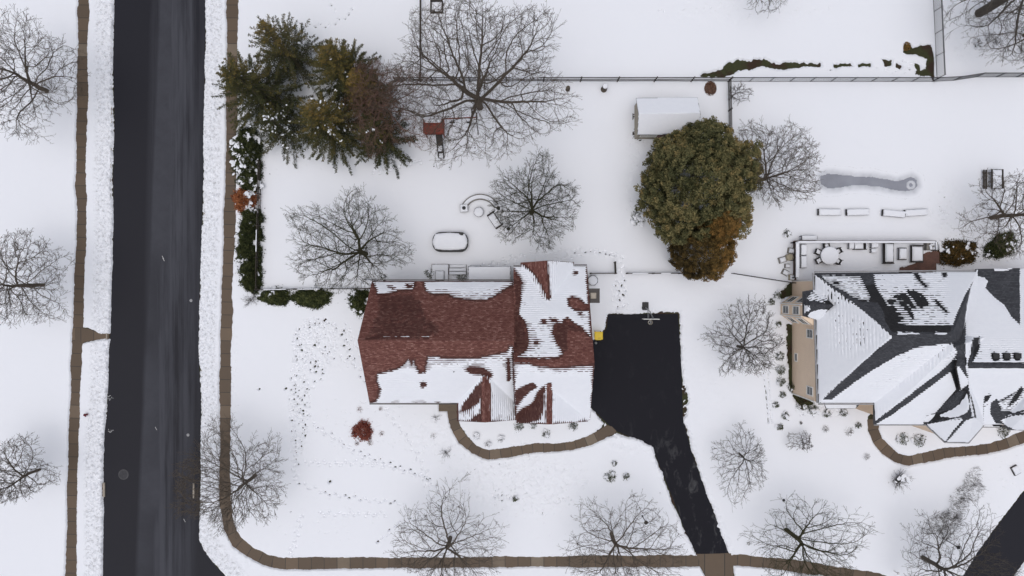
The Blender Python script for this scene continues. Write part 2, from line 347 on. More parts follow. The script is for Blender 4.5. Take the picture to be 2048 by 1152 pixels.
# ---------------------------------------------------------------- plan of cleared ground (photo pixels at ground level)
ROAD = [(229, -400), (229, 0), (228, 60), (226, 130), (229, 250), (226, 350), (227, 450), (224, 540), (222, 620), (221, 660), (218, 700), (217, 760), (214, 830), (208, 870), (207, 1000), (206, 1152), (204, 1700),
        (500, 1700), (600, 1560), (900, 1480), (1700, 1500), (2250, 1640), (2250, 1440), (1700, 1310), (1440, 1288), (720, 1288), (580, 1262), (490, 1200), (450, 1152), (430, 1130), (410, 1105), (398, 1080), (399, 1020), (401, 900), (402, 800), (397, 700), (399, 600), (403, 480), (407, 350), (407, 250), (410, 130), (411, 0), (411, -400)]
WALK_W = [(167, -300), (167, 0), (165, 150), (163, 300), (161, 370), (164, 400), (163, 480), (159, 560), (156, 650), (154, 700), (151, 780), (148, 860), (145, 980), (142, 1152), (140, 1500)]
RAMP = [(150, 655), (176, 657), (203, 668), (218, 667), (218, 679), (203, 678), (176, 683), (150, 688)]
WALK_E = [(465, -300), (465, 0), (464, 200), (461, 380), (458, 480), (455, 560), (452, 680), (450, 830), (450, 940), (450, 1000), (457, 1052), (472, 1082), (500, 1103), (533, 1121), (565, 1127), (700, 1126), (900, 1125), (1100, 1123), (1390, 1122), (1480, 1120), (1560, 1128), (1650, 1140), (1750, 1157), (1850, 1185), (2100, 1270)]
FRONT = [(901, 818), (910, 852), (926, 879), (949, 899), (976, 909), (1007, 906), (1031, 902), (1068, 896), (1110, 895), (1144, 892), (1178, 881), (1206, 868)]
FLARE = [(1196, 862), (1213, 850), (1224, 853), (1233, 862), (1229, 868), (1212, 874), (1194, 882)]
STEP = [(878, 807), (914, 807), (914, 822), (878, 822)]
RWALK = [(1746, 838), (1747, 861), (1755, 881), (1770, 899), (1792, 916), (1816, 922), (1850, 915), (1892, 905), (1935, 901), (1972, 899), (2008, 889), (2048, 873), (2120, 840)]
DRIVE = [(1216, 629), (1300, 628), (1356, 628), (1356, 632), (1360, 684), (1363, 740), (1364, 773), (1366, 834), (1382, 901), (1401, 953), (1422, 1011), (1434, 1041), (1458, 1109), (1394, 1109), (1370, 1062), (1346, 998), (1309, 907), (1303, 893), (1275, 878), (1250, 870), (1228, 860), (1202, 835), (1182, 814), (1150, 800), (1150, 680), (1186, 678), (1204, 671), (1214, 655)]
APRON = [(1394, 1108), (1460, 1108), (1462, 1122), (1466, 1135), (1468, 1160), (1480, 1300), (1400, 1300), (1414, 1160), (1402, 1135)]
DRIVE_E = [(2180, 840), (2048, 983), (2015, 1026), (1984, 1066), (1953, 1108), (1926, 1152), (1860, 1260), (1960, 1260), (2027, 1152), (2050, 1118), (2180, 980)]
GRASS = [[(1400, 152), (1412, 147), (1445, 140), (1455, 128), (1475, 121), (1500, 125), (1510, 120), (1530, 120), (1545, 126), (1560, 129), (1575, 124), (1600, 127), (1640, 128), (1640, 133), (1600, 134), (1565, 137), (1550, 137), (1520, 133), (1500, 139), (1480, 138), (1465, 148), (1450, 154), (1420, 154)],
         [(1668, 129), (1700, 128), (1703, 132), (1668, 134)], [(1718, 129), (1740, 129), (1740, 132), (1718, 132)], [(1765, 119), (1782, 122), (1783, 131), (1770, 132)],
         [(1806, 88), (1818, 88), (1825, 97), (1845, 92), (1862, 90), (1866, 100), (1868, 163), (1862, 150), (1845, 150), (1830, 148), (1832, 142), (1852, 139), (1854, 118), (1845, 112), (1825, 108), (1808, 105)],
         [(1793, 128), (1803, 132), (1800, 137), (1793, 134)], [(1828, 126), (1838, 130), (1842, 142), (1834, 140)],
         [(1364, 772), (1372, 770), (1377, 795), (1376, 803), (1370, 812), (1374, 828), (1366, 836)], [(1560, 585), (1584, 565), (1586, 590), (1560, 600)], [(1574, 650), (1586, 650), (1592, 790), (1580, 780), (1576, 700)], [(1588, 786), (1625, 806), (1606, 816), (1590, 800)]]
POOL = [(1640, 352), (1655, 347), (1680, 349), (1710, 353), (1740, 354), (1770, 359), (1795, 362), (1808, 360), (1822, 354), (1832, 361), (1834, 372), (1826, 380), (1810, 381), (1790, 379), (1760, 374), (1735, 371), (1710, 370), (1690, 372), (1675, 376), (1655, 376), (1641, 368)]
TRACKS = [  # (polyline px, count per side jitter)
    ([(870, 562), (960, 545), (1030, 530), (1100, 522), (1180, 500), (1240, 510)], 1), ([(950, 540), (1060, 510), (1160, 502), (1240, 515), (1243, 620)], 1),
    ([(650, 640), (600, 660), (590, 740), (587, 820), (590, 900), (590, 960)], 2), ([(650, 640), (685, 660), (695, 700), (720, 740), (733, 775)], 2), ([(600, 690), (640, 730), (650, 750), (610, 790), (612, 860), (600, 905)], 2),
    ([(628, 848), (680, 880), (720, 905), (760, 920), (800, 935), (850, 952), (900, 1000), (930, 1030)], 2), ([(590, 925), (660, 928), (735, 928), (790, 935), (850, 955)], 1), ([(770, 820), (815, 880), (840, 925), (860, 960)], 1),
    ([(590, 960), (650, 985), (730, 998), (800, 1005), (850, 1030), (790, 1050), (760, 1085)], 1), ([(640, 1024), (700, 1025), (780, 1025)], 1), ([(600, 1030), (590, 1080), (575, 1115)], 1), ([(850, 960), (870, 1040), (830, 1020)], 1),
    ([(1232, 560), (1238, 600), (1240, 625)], 2), ([(1245, 560), (1250, 600)], 2), ([(600, 50), (660, 52), (700, 30), (705, 5)], 1), ([(660, 0), (672, 35)], 1), ([(748, 345), (790, 330), (850, 318)], 1), ([(1080, 620), (1060, 640)], 1)]
ROADW = W(ROAD); DRIVEW = W(DRIVE); DRIVEEW = W(DRIVE_E)

def ribbon(name, pts, half, z, mat, kind='structure', slab=1.55, ext=0.0):
    pts = [Vector(p) for p in W(pts)]
    # smooth by Catmull-Rom
    q = []
    for i in range(len(pts) - 1):
        p0 = pts[max(i - 1, 0)]; p1 = pts[i]; p2 = pts[i + 1]; p3 = pts[min(i + 2, len(pts) - 1)]
        for k in range(6):
            t = k / 6; q.append(0.5 * ((2 * p1) + (p2 - p0) * t + (2 * p0 - 5 * p1 + 4 * p2 - p3) * t * t + (3 * p1 - p0 - 3 * p2 + p3) * t ** 3))
    q.append(pts[-1]); me = bpy.data.meshes.new(name); vs = []; fs = []; us = []; L = 0
    for i, p in enumerate(q):
        d = (q[min(i + 1, len(q) - 1)] - q[max(i - 1, 0)]).normalized(); nn = Vector((-d.y, d.x))
        if i: L += (p - q[i - 1]).length
        vs += [(*(p + nn * half), z), (*(p - nn * half), z)]; us += [(L / slab, 1), (L / slab, 0)]
    for i in range(len(q) - 1): fs.append((2 * i + 1, 2 * i + 3, 2 * i + 2, 2 * i))
    me.from_pydata(vs, [], fs); uv = me.uv_layers.new(name='UVMap')
    for l in me.loops: uv.data[l.index].uv = us[l.vertex_index]
    o = link_mesh(name, me, mat); o['kind'] = kind; return q, o
def sheet(name, poly, z, mat, kind='structure', slab=1.55):
    me = bpy.data.meshes.new(name); n = len(poly); a = sum(poly[i][0] * poly[(i + 1) % n][1] - poly[(i + 1) % n][0] * poly[i][1] for i in range(n))
    if a < 0: poly = poly[::-1]
    me.from_pydata([(x, y, z) for x, y in poly], [], [tuple(range(n))]); uv = me.uv_layers.new(name='UVMap')
    for l in me.loops: v = me.vertices[l.vertex_index].co; uv.data[l.index].uv = (v.x / slab + 0.37, v.y)
    o = link_mesh(name, me, mat); o['kind'] = kind; return o

def terrain():
    g = bpy.data.meshes.new('ground'); g.from_pydata([(-900, -900, -.03), (900, -900, -.03), (900, 900, -.03), (-900, 900, -.03)], [], [(0, 1, 2, 3)])
    o = link_mesh('ground', g, M['soil']); o['kind'] = 'structure'
    sheet('road', ROADW, 0.0, M['road']); sheet('driveway', DRIVEW, 0.0, M['drive']); sheet('neighbour_driveway', DRIVEEW, 0.0, M['road'])
    ribbon('sidewalk', WALK_W, 0.85, 0.012, M['walk']); ribbon('sidewalk', WALK_E, 0.85, 0.012, M['walk'])
    ribbon('front_path', FRONT, 0.62, 0.008, M['walk'], slab=1.3); ribbon('front_path', RWALK, 0.72, 0.008, M['walk'], slab=1.3)
    sheet('path', W(RAMP), 0.016, M['walk']); sheet('path', W(FLARE), 0.016, M['walk'], slab=9); sheet('driveway_apron', W(APRON), 0.020, M['walk'], slab=2.4)
    b = MB().prism(W(STEP), -0.02, 0.14).build('doorstep', M['conc']); b.data.materials[0] = M['brownconc']; b['kind'] = 'structure'
    sheet('pool_ice', W([(1620, 335), (1850, 335), (1850, 395), (1620, 395)]), -0.024, M['ice'])
    for side in (0, 1):   # kerbs, mostly buried in the ploughed bank
        if side == 0: pts = [(x - 5, y) for x, y in ROAD[:16] if not 655 < y < 690]
        else: pts = [(x + 5, y) for x, y in ROAD[-14:]]
        pts = [Vector(p) for p in W(pts)]; k = MB()
        for a, c in zip(pts[:-1], pts[1:]): k.bar((a.x, a.y, -0.02), (c.x, c.y, -0.02), 0.15, 0.28)
        k.build('kerb', M['conc'])['kind'] = 'structure'
    # snow: one sheet, fine inside the photographed plot and coarser towards the horizon
    st = 0.075; xs = np.arange(-63, 63, st); ys = np.arange(-36.5, 36.5, st)
    gro = np.cumsum(np.array([0.15 * 1.35 ** k for k in range(24)])); gro = gro[gro < 850]
    xs = np.concatenate([xs[0] - gro[::-1], xs, xs[-1] + gro]); ys = np.concatenate([ys[0] - gro[::-1], ys, ys[-1] + gro])
    X, Y = np.meshgrid(xs, ys); shape = X.shape
    sd = np.full(shape, 3.0); en = np.zeros(shape)
    def window(x0, x1, y0, y1, m=3.0):
        i0 = np.searchsorted(xs, x0 - m); i1 = np.searchsorted(xs, x1 + m); j0 = np.searchsorted(ys, y0 - m); j1 = np.searchsorted(ys, y1 + m)
        return slice(j0, j1), slice(i0, i1)
    def cut(poly=None, line=None, half=0, m=3.0):
        pts = poly or line; sl = window(min(p[0] for p in pts) - half, max(p[0] for p in pts) + half, min(p[1] for p in pts) - half, max(p[1] for p in pts) + half, m)
        d = sdf_poly(X[sl], Y[sl], poly) if poly else dist_line(X[sl], Y[sl], line) - half
        sd[sl] = np.minimum(sd[sl], d); return sl, d
    base = 0.13 + 0.05 * fbm(X, Y, 9, 3, 3) + 0.022 * fbm(X, Y, 0.9, 9, 3) + 0.03 * fbm(X, Y, 2.6, 12, 2)
    slr, dr = cut(ROADW)
    for l, hf in ((WALK_W, 0.56), (WALK_E, 0.58), (FRONT, 0.46), (RWALK, 0.52)): cut(line=W(l), half=hf)
    for q in (RAMP, [(200, 668), (232, 664), (232, 681), (200, 677)], FLARE, STEP, APRON): cut(W(q))
    sld, dd = cut(DRIVEW); sle, de = cut(DRIVEEW)
    rough_edge = 0.16 * fbm(X, Y, 0.5, 21, 3, 0.7) + 0.25 * fbm(X, Y, 3.0, 22, 2)
    # straight shovel cuts on walks, ragged elsewhere
    dvf = np.full(shape, 3.0); dvf[sld] = dd; sde = sd + rough_edge * (1.25 + 1.6 * (np.abs(dvf) < .8))
    grass = np.full(shape, 3.0)
    for q in GRASS:
        q = W(q); sl = window(min(p[0] for p in q), max(p[0] for p in q), min(p[1] for p in q), max(p[1] for p in q), 1.5)
        grass[sl] = np.minimum(grass[sl], sdf_poly(X[sl], Y[sl], q))
    sde = np.minimum(sde, grass + 0.5 * fbm(X, Y, 0.5, 31, 3, 0.7))
    h = -0.1 + (base + 0.1) * ss((sde + 0.03) / 0.22)
    slush = np.zeros(shape)
    # ploughed banks in both verges and along the corner
    pxx, pyy = X / S + 1024, 576 - Y / S
    verge = ((pxx > 168) & (pxx < 232)) | ((pxx > 396) & (pxx < 452) & (pyy < 1110))
    crn = sdf_poly(pxx, pyy, [(396, 1060), (452, 1060), (520, 1112), (530, 1140), (560, 1240), (400, 1100)]) < 0
    dr_full = np.full(shape, 3.0); dr_full[slr] = dr
    bank = np.where(verge | crn, ss(1.3 - np.abs(dr_full - 0.9) / 1.4), 0) * (sd > 0)
    lum = fbm(X, Y, 0.32, 41, 3, 0.65)
    h += bank * (0.06 + 0.42 * np.clip(lum, -.25, .5) + 0.10 * fbm(X, Y, 1.2, 44, 2)); slush = np.maximum(slush, 0.26 * ss(bank * 1.3))
    dd_full = np.full(shape, 3.0); dd_full[sld] = dd; bk = ss(1 - np.abs(dd_full - 0.35) / 0.5) * (dd_full > 0); h += bk * (0.04 + 0.22 * lum)
    sw = ss(1 - np.abs(sd - 0.15) / 0.25) * (sd > 0); h += sw * 0.10 * lum
    # trodden yard texture
    for (cx, cy, rx, ry, amp) in ((1040, 960, 140, 70, 1), (640, 700, 55, 70, .8), (600, 860, 35, 80, .6), (1240, 600, 20, 40, 1), (1430, 590, 80, 50, .35), (1400, 780, 60, 120, .3), (1900, 420, 50, 60, .6), (1480, 30, 180, 25, .6), (860, 870, 60, 50, .7), (1270, 330, 25, 90, .4), (1960, 60, 90, 60, .6), (1990, 480, 60, 60, .8), (480, 1110, 60, 30, 1), (1260, 890, 60, 25, 1)):
        e = ss(1.4 - np.sqrt(((pxx - cx) / rx) ** 2 + ((pyy - cy) / ry) ** 2)); h += e * amp * 0.20 * fbm(X, Y, 0.45, 51, 3, 0.6) * (sde > 0.1)
    rg = random.Random(5)
    def stamp(px, py, rx, ry, ang, depth, rim=0.25):
        c = P(px, py); rr = max(rx, ry) * 1.8; sl = window(c.x, c.x, c.y, c.y, rr); x = X[sl] - c.x; y = Y[sl] - c.y
        u = (x * math.cos(ang) + y * math.sin(ang)) / rx; v = (-x * math.sin(ang) + y * math.cos(ang)) / ry; d = np.sqrt(u * u + v * v)
        h[sl] += -depth * ss(1.25 - d) / 1.0 + depth * rim * np.exp(-((d - 1.35) / 0.25) ** 2)
    for pts, n in TRACKS:
        for rep in range(n + 1):
            side = 1; off = rg.uniform(-5, 5) if rep else 0
            for (ax, ay), (bx, by) in zip(pts[:-1], pts[1:]):
                L = math.hypot(bx - ax, by - ay); k = max(1, int(L / 9.5)); dx, dy = (bx - ax) / L, (by - ay) / L
                for i in range(k):
                    t = (i + rg.uniform(-.2, .2)) / k; side = -side
                    stamp(ax + (bx - ax) * t - dy * (side * 2.6 + off) + rg.uniform(-1, 1), ay + (by - ay) * t + dx * (side * 2.6 + off) + rg.uniform(-1, 1), 0.21, 0.10, math.atan2(-dy, dx) + rg.uniform(-.3, .3), rg.choice((.12, .14, .155, .175, .21)), .05)
    def scatter(cx, cy, rx, ry, n, d0, d1, r0=.05, r1=.13):
        for _ in range(n):
            a = rg.uniform(0, 6.28); q = math.sqrt(rg.random()) if rg.random() < .7 else rg.random()
            stamp(cx + rx * q * math.cos(a), cy + ry * q * math.sin(a), rg.uniform(r0, r1), rg.uniform(r0, r1) * .8, rg.uniform(0, 3), rg.uniform(d0, d1), .08)
    scatter(630, 690, 45, 55, 460, .06, .13, .08, .2); scatter(600, 800, 22, 100, 190, .06, .13, .08, .2); scatter(700, 690, 22, 45, 60, .07, .16, .08, .2); scatter(600, 820, 22, 90, 110, .10, .26, .06, .13); scatter(1050, 960, 130, 75, 380, .07, .24, .04, .10)
    scatter(1060, 950, 120, 75, 150, .14, .26, .04, .08); scatter(700, 850, 60, 60, 60, .08, .2, .04, .09); scatter(1010, 990, 25, 15, 22, .15, .3, .06, .15); scatter(1130, 1000, 20, 10, 12, .15, .3, .06, .12); scatter(930, 920, 60, 40, 60, .06, .22, .04, .1); scatter(870, 900, 60, 60, 60, .04, .15)
    scatter(1900, 420, 50, 60, 130, .06, .18, .04, .09); scatter(1890, 440, 14, 50, 30, .15, .3, .04, .12); scatter(1270, 340, 25, 110, 150, .05, .15, .04, .08); scatter(1960, 60, 90, 60, 140, .06, .25, .04, .10)
    scatter(1968, 90, 26, 14, 26, .2, .3, .1, .25); scatter(2020, 100, 30, 20, 20, .2, .3, .08, .2); scatter(1480, 20, 200, 20, 50, .1, .25, .05, .12); scatter(1240, 590, 18, 40, 60, .05, .14)
    scatter(650, 1030, 120, 60, 70, .04, .14, .05, .11); scatter(520, 950, 12, 60, 24, .1, .2); scatter(470, 760, 10, 110, 90, .08, .2, .04, .07); scatter(800, 870, 60, 60, 60, .06, .2, .04, .1); scatter(1900, 610, 15, 8, 8, .1, .2)
    scatter(1950, 500, 90, 40, 120, .1, .25, .06, .16); scatter(1640, 820, 60, 14, 50, .1, .25, .06, .14); scatter(2000, 960, 60, 60, 40, .05, .18, .05, .1); scatter(1790, 135, 45, 14, 22, .15, .3, .05, .16); scatter(1660, 140, 12, 4, 6, .2, .3, .07, .12)
    scatter(600, 300, 150, 40, 60, .03, .09); scatter(1430, 780, 50, 150, 120, .03, .09, .04, .09); scatter(1100, 1070, 300, 60, 60, .04, .14, .04, .08)
    for _ in range(700): stamp(rg.uniform(470, 2048), rg.uniform(0, 1152), rg.uniform(.04, .09), rg.uniform(.04, .07), 0, rg.uniform(.02, .09))
    for _ in range(150): stamp(rg.uniform(0, 150), rg.uniform(0, 1100), rg.uniform(.04, .09), rg.uniform(.04, .07), 0, rg.uniform(.02, .07))
    for (px, py, r) in ((519, 778 + 0, .22), (660, 963, .3), (756, 1083, .25), (1320, 985, .1), (1567, 1000, .01), (1085, 1026, .15), (950, 1095, .1), (572, 777, .25), (582, 1023, .12), (593, 905, .12), (632, 744, .2), (630, 733, .2), (608, 764, .2), (607, 828, .2)): stamp(px, py, r, r * .7, .6, .3, .1)
    # edging slots beside the neighbour's bed
    for k in range(34): stamp(1527 + k * .3 + rg.uniform(-1, 1), 745 + k * 3.0, .10, .22, 0, rg.uniform(.05, .25), .1); stamp(1534 + k * .27 + rg.uniform(-.6, .6), 722 + k * 3.7, .06, .2, 0, rg.choice((.05, .2, .25)), .1)
    # leaf-littered line round the front bed
    # snow melted over the pool cover
    PW = W(POOL); sl = window(min(p[0] for p in PW), max(p[0] for p in PW), min(p[1] for p in PW), max(p[1] for p in PW), 4)
    dp = sdf_poly(X[sl], Y[sl], PW) + 0.25 * fbm(X[sl], Y[sl], 0.9, 61, 3); c = P(1822, 370); ring = np.hypot(X[sl] - c.x, Y[sl] - c.y)
    isl = (ring < 0.55) & (ring > 0.22); h[sl] = np.where(dp < 0, np.where(isl, .05, -.1), np.minimum(h[sl], -.02 + .12 * ss(dp / 1.3) + .02)); slush[sl] = np.maximum(slush[sl], np.where(dp < 1.0, .5 + .30 * ss(1 - dp / 0.9) * (.75 + .5 * fbm(X[sl], Y[sl], .5, 62, 2)), 0))
    big = sdf_poly(X, Y, W([(1580, 335), (1700, 318), (1860, 322), (1885, 350), (1885, 420), (1860, 450), (1700, 445), (1600, 440)])); h += 0.05 * ss(big / 1.5) * (sde > .2)
    V = np.stack([X.ravel(), Y.ravel(), h.ravel()], 1); ny, nx = shape; idx = np.arange(ny * nx).reshape(ny, nx)
    F = np.stack([idx[:-1, :-1].ravel(), idx[:-1, 1:].ravel(), idx[1:, 1:].ravel(), idx[1:, :-1].ravel()], 1)
    hm = h.ravel()[F].max(1); F = F[hm > -0.045]     # nothing is built where no snow lies
    me = np_mesh('snow_field', V, F, True); a = me.attributes.new('slush', 'FLOAT', 'POINT'); a.data.foreach_set('value', slush.ravel().astype(np.float32))
    o = link_mesh('snow_field', me, M['snow']); o['kind'] = 'structure'
terrain()

# ---------------------------------------------------------------- bare trees
def tubes_np(branches, n):
    Vs = []; Fs = []; base = 0; ang = np.arange(n) * 2 * math.pi / n; ca, sa = np.cos(ang), np.sin(ang)
    byk = {}
    for pts, rad in branches: byk.setdefault(len(pts), []).append((pts, rad))
    for k, lst in byk.items():
        Pn = np.array([b[0] for b in lst], np.float64); Rn = np.array([b[1] for b in lst], np.float64); m = len(lst)
        D = np.empty_like(Pn); D[:, 1:-1] = Pn[:, 2:] - Pn[:, :-2]; D[:, 0] = Pn[:, 1] - Pn[:, 0]; D[:, -1] = Pn[:, -1] - Pn[:, -2]
        D /= np.linalg.norm(D, axis=2, keepdims=True) + 1e-9
        up = np.where(np.abs(D[..., 2:3]) < 0.9, np.array([0, 0, 1.0]), np.array([1.0, 0, 0])); s = np.cross(D, up); s /= np.linalg.norm(s, axis=2, keepdims=True) + 1e-9; u = np.cross(s, D)
        V = Pn[:, :, None, :] + Rn[:, :, None, None] * (s[:, :, None, :] * ca[None, None, :, None] + u[:, :, None, :] * sa[None, None, :, None])
        idx = base + np.arange(m * k * n).reshape(m, k, n); a = idx[:, :-1, :]; b = idx[:, 1:, :]
        F = np.stack([a, np.roll(a, -1, 2), np.roll(b, -1, 2), b], -1).reshape(-1, 4)
        Vs.append(V.reshape(-1, 3)); Fs.append(F); base += m * k * n
    return np.concatenate(Vs), np.concatenate(Fs)
def rnd_unit(rg):
    z = rg.uniform(-1, 1); t = rg.uniform(0, 6.283); q = math.sqrt(1 - z * z); return Vector((q * math.cos(t), q * math.sin(t), z))
def grow(rg, p, d, L, r, lev, out, prm, target=None):
    step = prm['seg'][lev]; n = max(2, min(14, int(L / step))); pts = [tuple(p)]; rad = [r]; rend = max(prm['rmin'], r * (0.22 if lev < 3 else 0.5)); st = L / n
    jit = prm['jit'][lev]; up = prm['up'][lev]; kids = []
    for i in range(n):
        if target is not None: d = d.lerp((target - p).normalized(), min(1, .22 + .5 * i / n)); st = (target - p).length / (n - i) if i > n * .5 else st
        d = d + rnd_unit(rg) * jit + Vector((0, 0, 0 if target is not None else up)); d.normalize(); p = p + d * st
        if p.z < 0.35: p = Vector((p.x, p.y, 0.35)); d.z = abs(d.z)
        t = (i + 1) / n; rr = r + (rend - r) * t ** 0.8; pts.append(tuple(p)); rad.append(rr); kids.append((p.copy(), d.copy(), t, rr))
    out[lev].append((pts, rad))
    if lev >= prm['max']: return
    nc = max(1, int(round(L * prm['dens'][lev] * rg.uniform(.85, 1.15)))); ph = rg.uniform(0, 6.28)
    t0 = prm['t0'][lev]
    for c in range(nc):
        t = t0 + (1 - t0) * (c + rg.uniform(.1, .9)) / nc; j = min(len(kids) - 1, int(t * n)); q, dd, tt, rr = kids[j]
        q = Vector(pts[j]) + (q - Vector(pts[j])) * rg.random()
        ph += 2.4 + rg.uniform(-.5, .5); s = dd.orthogonal().normalized(); u = dd.cross(s); side = s * math.cos(ph) + u * math.sin(ph)
        a = prm['ang'][lev] * rg.uniform(.7, 1.3); nd = (dd * math.cos(a) + side * math.sin(a)); 
        cl = L * prm['ratio'][lev] * (1.12 - 0.85 * t) * rg.uniform(.65, 1.25)
        grow(rg, q, nd.normalized(), max(cl, prm['lmin'][lev]), max(prm['rmin'], min(rr * 0.72, r * .5)), lev + 1, out, prm)
def bare_tree(name, px, py, h, rad, label, mat='bark', limbs=8, trunk=1.6, r0=0.17, dens=1.0, seed=1, lean=(0, 0), up=0.05, cat='tree', group=None, elev=None, forks=None, twig=.76, jit=1.0, ext=None, leader=.48):
    h *= 1.28; trunk *= 1.15; r0 *= 1.08
    rg = random.Random(seed); base = P(px, py); root = thing(name, base, label, cat, group)
    prm = dict(seg=[.4, .5, .35, .22, .16], jit=[.05, .085 * jit, .11 * jit, .17 * jit, .22], up=[0, up, up * .8, up * .6, 0], dens=[0, 1.55 * dens, 2.9 * dens, 4.4 * dens * twig, 0], t0=[0, .22, .10, .1, 0], ang=[0, .55, .62, .7, 0], ratio=[0, .36, .50, .5, 0], lmin=[0, .35, .22, .14, 0], rmin=0.012, max=4)
    out = {i: [] for i in range(6)}
    zt = h * .62; e0 = P(ext[0], ext[1], zt) - base; e1 = P(ext[2], ext[3], zt) - base; rw, re, rn, rs = -e0.x, e1.x, e0.y, -e1.y
    nr = np.random.RandomState(seed); mean = (rw + re + rn + rs) / 4
    # points the crown grows toward
    na = int((420 + 34 * mean * mean) * dens * 1.5); a = nr.rand(na) * 6.283; f = nr.rand(na) ** .52; cx, cy = np.cos(a), np.sin(a)
    k = np.array([.82 + .2 * math.sin(3 * t + seed) * math.cos(2 * t + 2 * seed) + .09 * math.sin(7 * t + seed) for t in a])
    R_ = 1 / np.sqrt((cx / np.where(cx > 0, max(.5, re), max(.5, rw))) ** 2 + (cy / np.where(cy > 0, max(.5, rn), max(.5, rs))) ** 2) * (k + .06)
    lo = h * (.24 + .16 * f); hi = h * (1 - .42 * f ** 2); z = lo + (hi - lo) * nr.rand(na) ** .8
    A = [Vector((R_[i] * f[i] * cx[i], R_[i] * f[i] * cy[i], z[i])) for i in range(na)]
    st = max(.16, min(.34, mean * .055)); dk = st * 1.55; di = mean * .75
    N = [Vector((0, 0, -.1))]; PR = [-1]
    while N[-1].z < trunk: N.append(N[-1] + (Vector((lean[0], lean[1], 1)).normalized() + rnd_unit(rg) * .06) * st); PR.append(len(N) - 2)
    from mathutils.kdtree import KDTree
    k_ = len(N) - 1; t0_ = k_; ldv = Vector((lean[0] * 1.3, lean[1] * 1.3, 1)).normalized()
    while N[k_].z < h * leader: ldv = (ldv + rnd_unit(rg) * .07).normalized(); N.append(N[k_] + ldv * st); PR.append(k_); k_ = len(N) - 1
    nb = len(N); az0 = rg.uniform(0, 6.283)
    for i in range(limbs):      # the main limbs leave the trunk first
        aa = az0 + 6.283 * i / limbs + rg.uniform(-.25, .25); k0 = rg.randint(max(1, t0_ - 1), t0_ + int((nb - 1 - t0_) * .6)) if nb > 3 else nb - 1; d = Vector((math.cos(aa) * rg.uniform(.5, 1.1), math.sin(aa) * rg.uniform(.5, 1.1), rg.uniform(.6, 1.1))).normalized(); k_ = k0
        for s_ in range(rg.randint(3, 6)): N.append(N[k_] + (d + rnd_unit(rg) * .10).normalized() * st); PR.append(k_); k_ = len(N) - 1
    for it in range(90):
        kd = KDTree(len(N)); [kd.insert(p, i) for i, p in enumerate(N)]; kd.balance(); acc = {}; keep = []
        for q in A:
            co, i, dd = kd.find(q)
            if dd < dk: continue
            keep.append(q)
            if dd < di or it < 6: acc[i] = acc.get(i, Vector()) + (q - co).normalized()
        A = keep
        if not acc or not A: break
        new = 0
        for i, v in acc.items():
            d = v.normalized() + rnd_unit(rg) * .12 * jit
            if PR[i] >= 0: d += (N[i] - N[PR[i]]).normalized() * 1.05
            q = N[i] + d.normalized() * st
            if kd.find(q)[2] < st * .42: continue
            N.append(q); PR.append(i); new += 1
        if not new: break
    ch = [[] for _ in N]
    for i, p in enumerate(PR):
        if p >= 0: ch[p].append(i)
    for _ in range(3):
        N2 = [v.copy() for v in N]
        for i in range(1, len(N)):
            if ch[i]: m_ = sum((N[j] for j in ch[i]), Vector()) / len(ch[i]); N2[i] = N[i] * .5 + (N[PR[i]] + m_) * .25
        N = N2
    rt = .0135; RR = [0.0] * len(N)
    for i in range(len(N) - 1, -1, -1): RR[i] = rt if not ch[i] else sum(RR[j] ** 2.35 for j in ch[i]) ** (1 / 2.35)
    sc = (r0 - rt) / max(.01, RR[0] - rt); RR = [rt + (r - rt) * sc * (1 if r > RR[0] * .25 else 1) for r in RR]
    big = []; small = []
    stack = [0]
    while stack:
        i = stack.pop(); line = [i] if PR[i] < 0 else [PR[i], i]
        while ch[line[-1]]:
            c_ = sorted(ch[line[-1]], key=lambda j: -RR[j]); stack += c_[1:]; line.append(c_[0])
        if len(line) < 2: continue
        pts = [tuple(N[j]) for j in line]; rr_ = [RR[j] for j in line]
        if len(line) > 2 and PR[i] >= 0: rr_[0] = rr_[1]
        cut_ = len(rr_)
        for q in range(len(rr_)):
            if rr_[q] < .045: cut_ = q; break
        if cut_ >= 2: big.append((pts[:cut_ + 1], rr_[:cut_ + 1]))
        if cut_ < len(pts) - 1: s0 = max(0, cut_ - 0 if cut_ >= 2 else 0); small.append((pts[s0:], rr_[s0:]))
    out = {i: [] for i in range(6)}; sc_ = min(1.25, max(.45, mean / 5.0))
    for i in range(1, len(N)):
        if RR[i] < .06 and PR[i] > 0 and N[i].z > trunk * .6:
            dd = (N[i] - N[PR[i]]).normalized(); nt_ = ((3 if twig > .8 else 2) if not ch[i] else (1 if rg.random() < .85 * twig else 0) + (1 if RR[i] < .022 and rg.random() < .4 * twig ** 2 else 0))
            for _ in range(nt_):
                s = dd.orthogonal().normalized(); u = dd.cross(s); ph = rg.uniform(0, 6.28); aa = rg.uniform(.2, .75); nd = dd * math.cos(aa) + (s * math.cos(ph) + u * math.sin(ph)) * math.sin(aa) + Vector((0, 0, .12))
                grow(rg, N[i], nd.normalized(), sc_ * rg.uniform(.30, .95) * (1.15 if not ch[i] else 1), .0115, 3, out, prm)
    V, F = tubes_np(big, 7); link_mesh('trunk', np_mesh('trunk', V, F, True), M[mat], root)
    tw = small + out[3] + out[4]; V, F = tubes_np(tw, 3); link_mesh('crown', np_mesh('crown', V, F, True), M[mat], root)
    return root

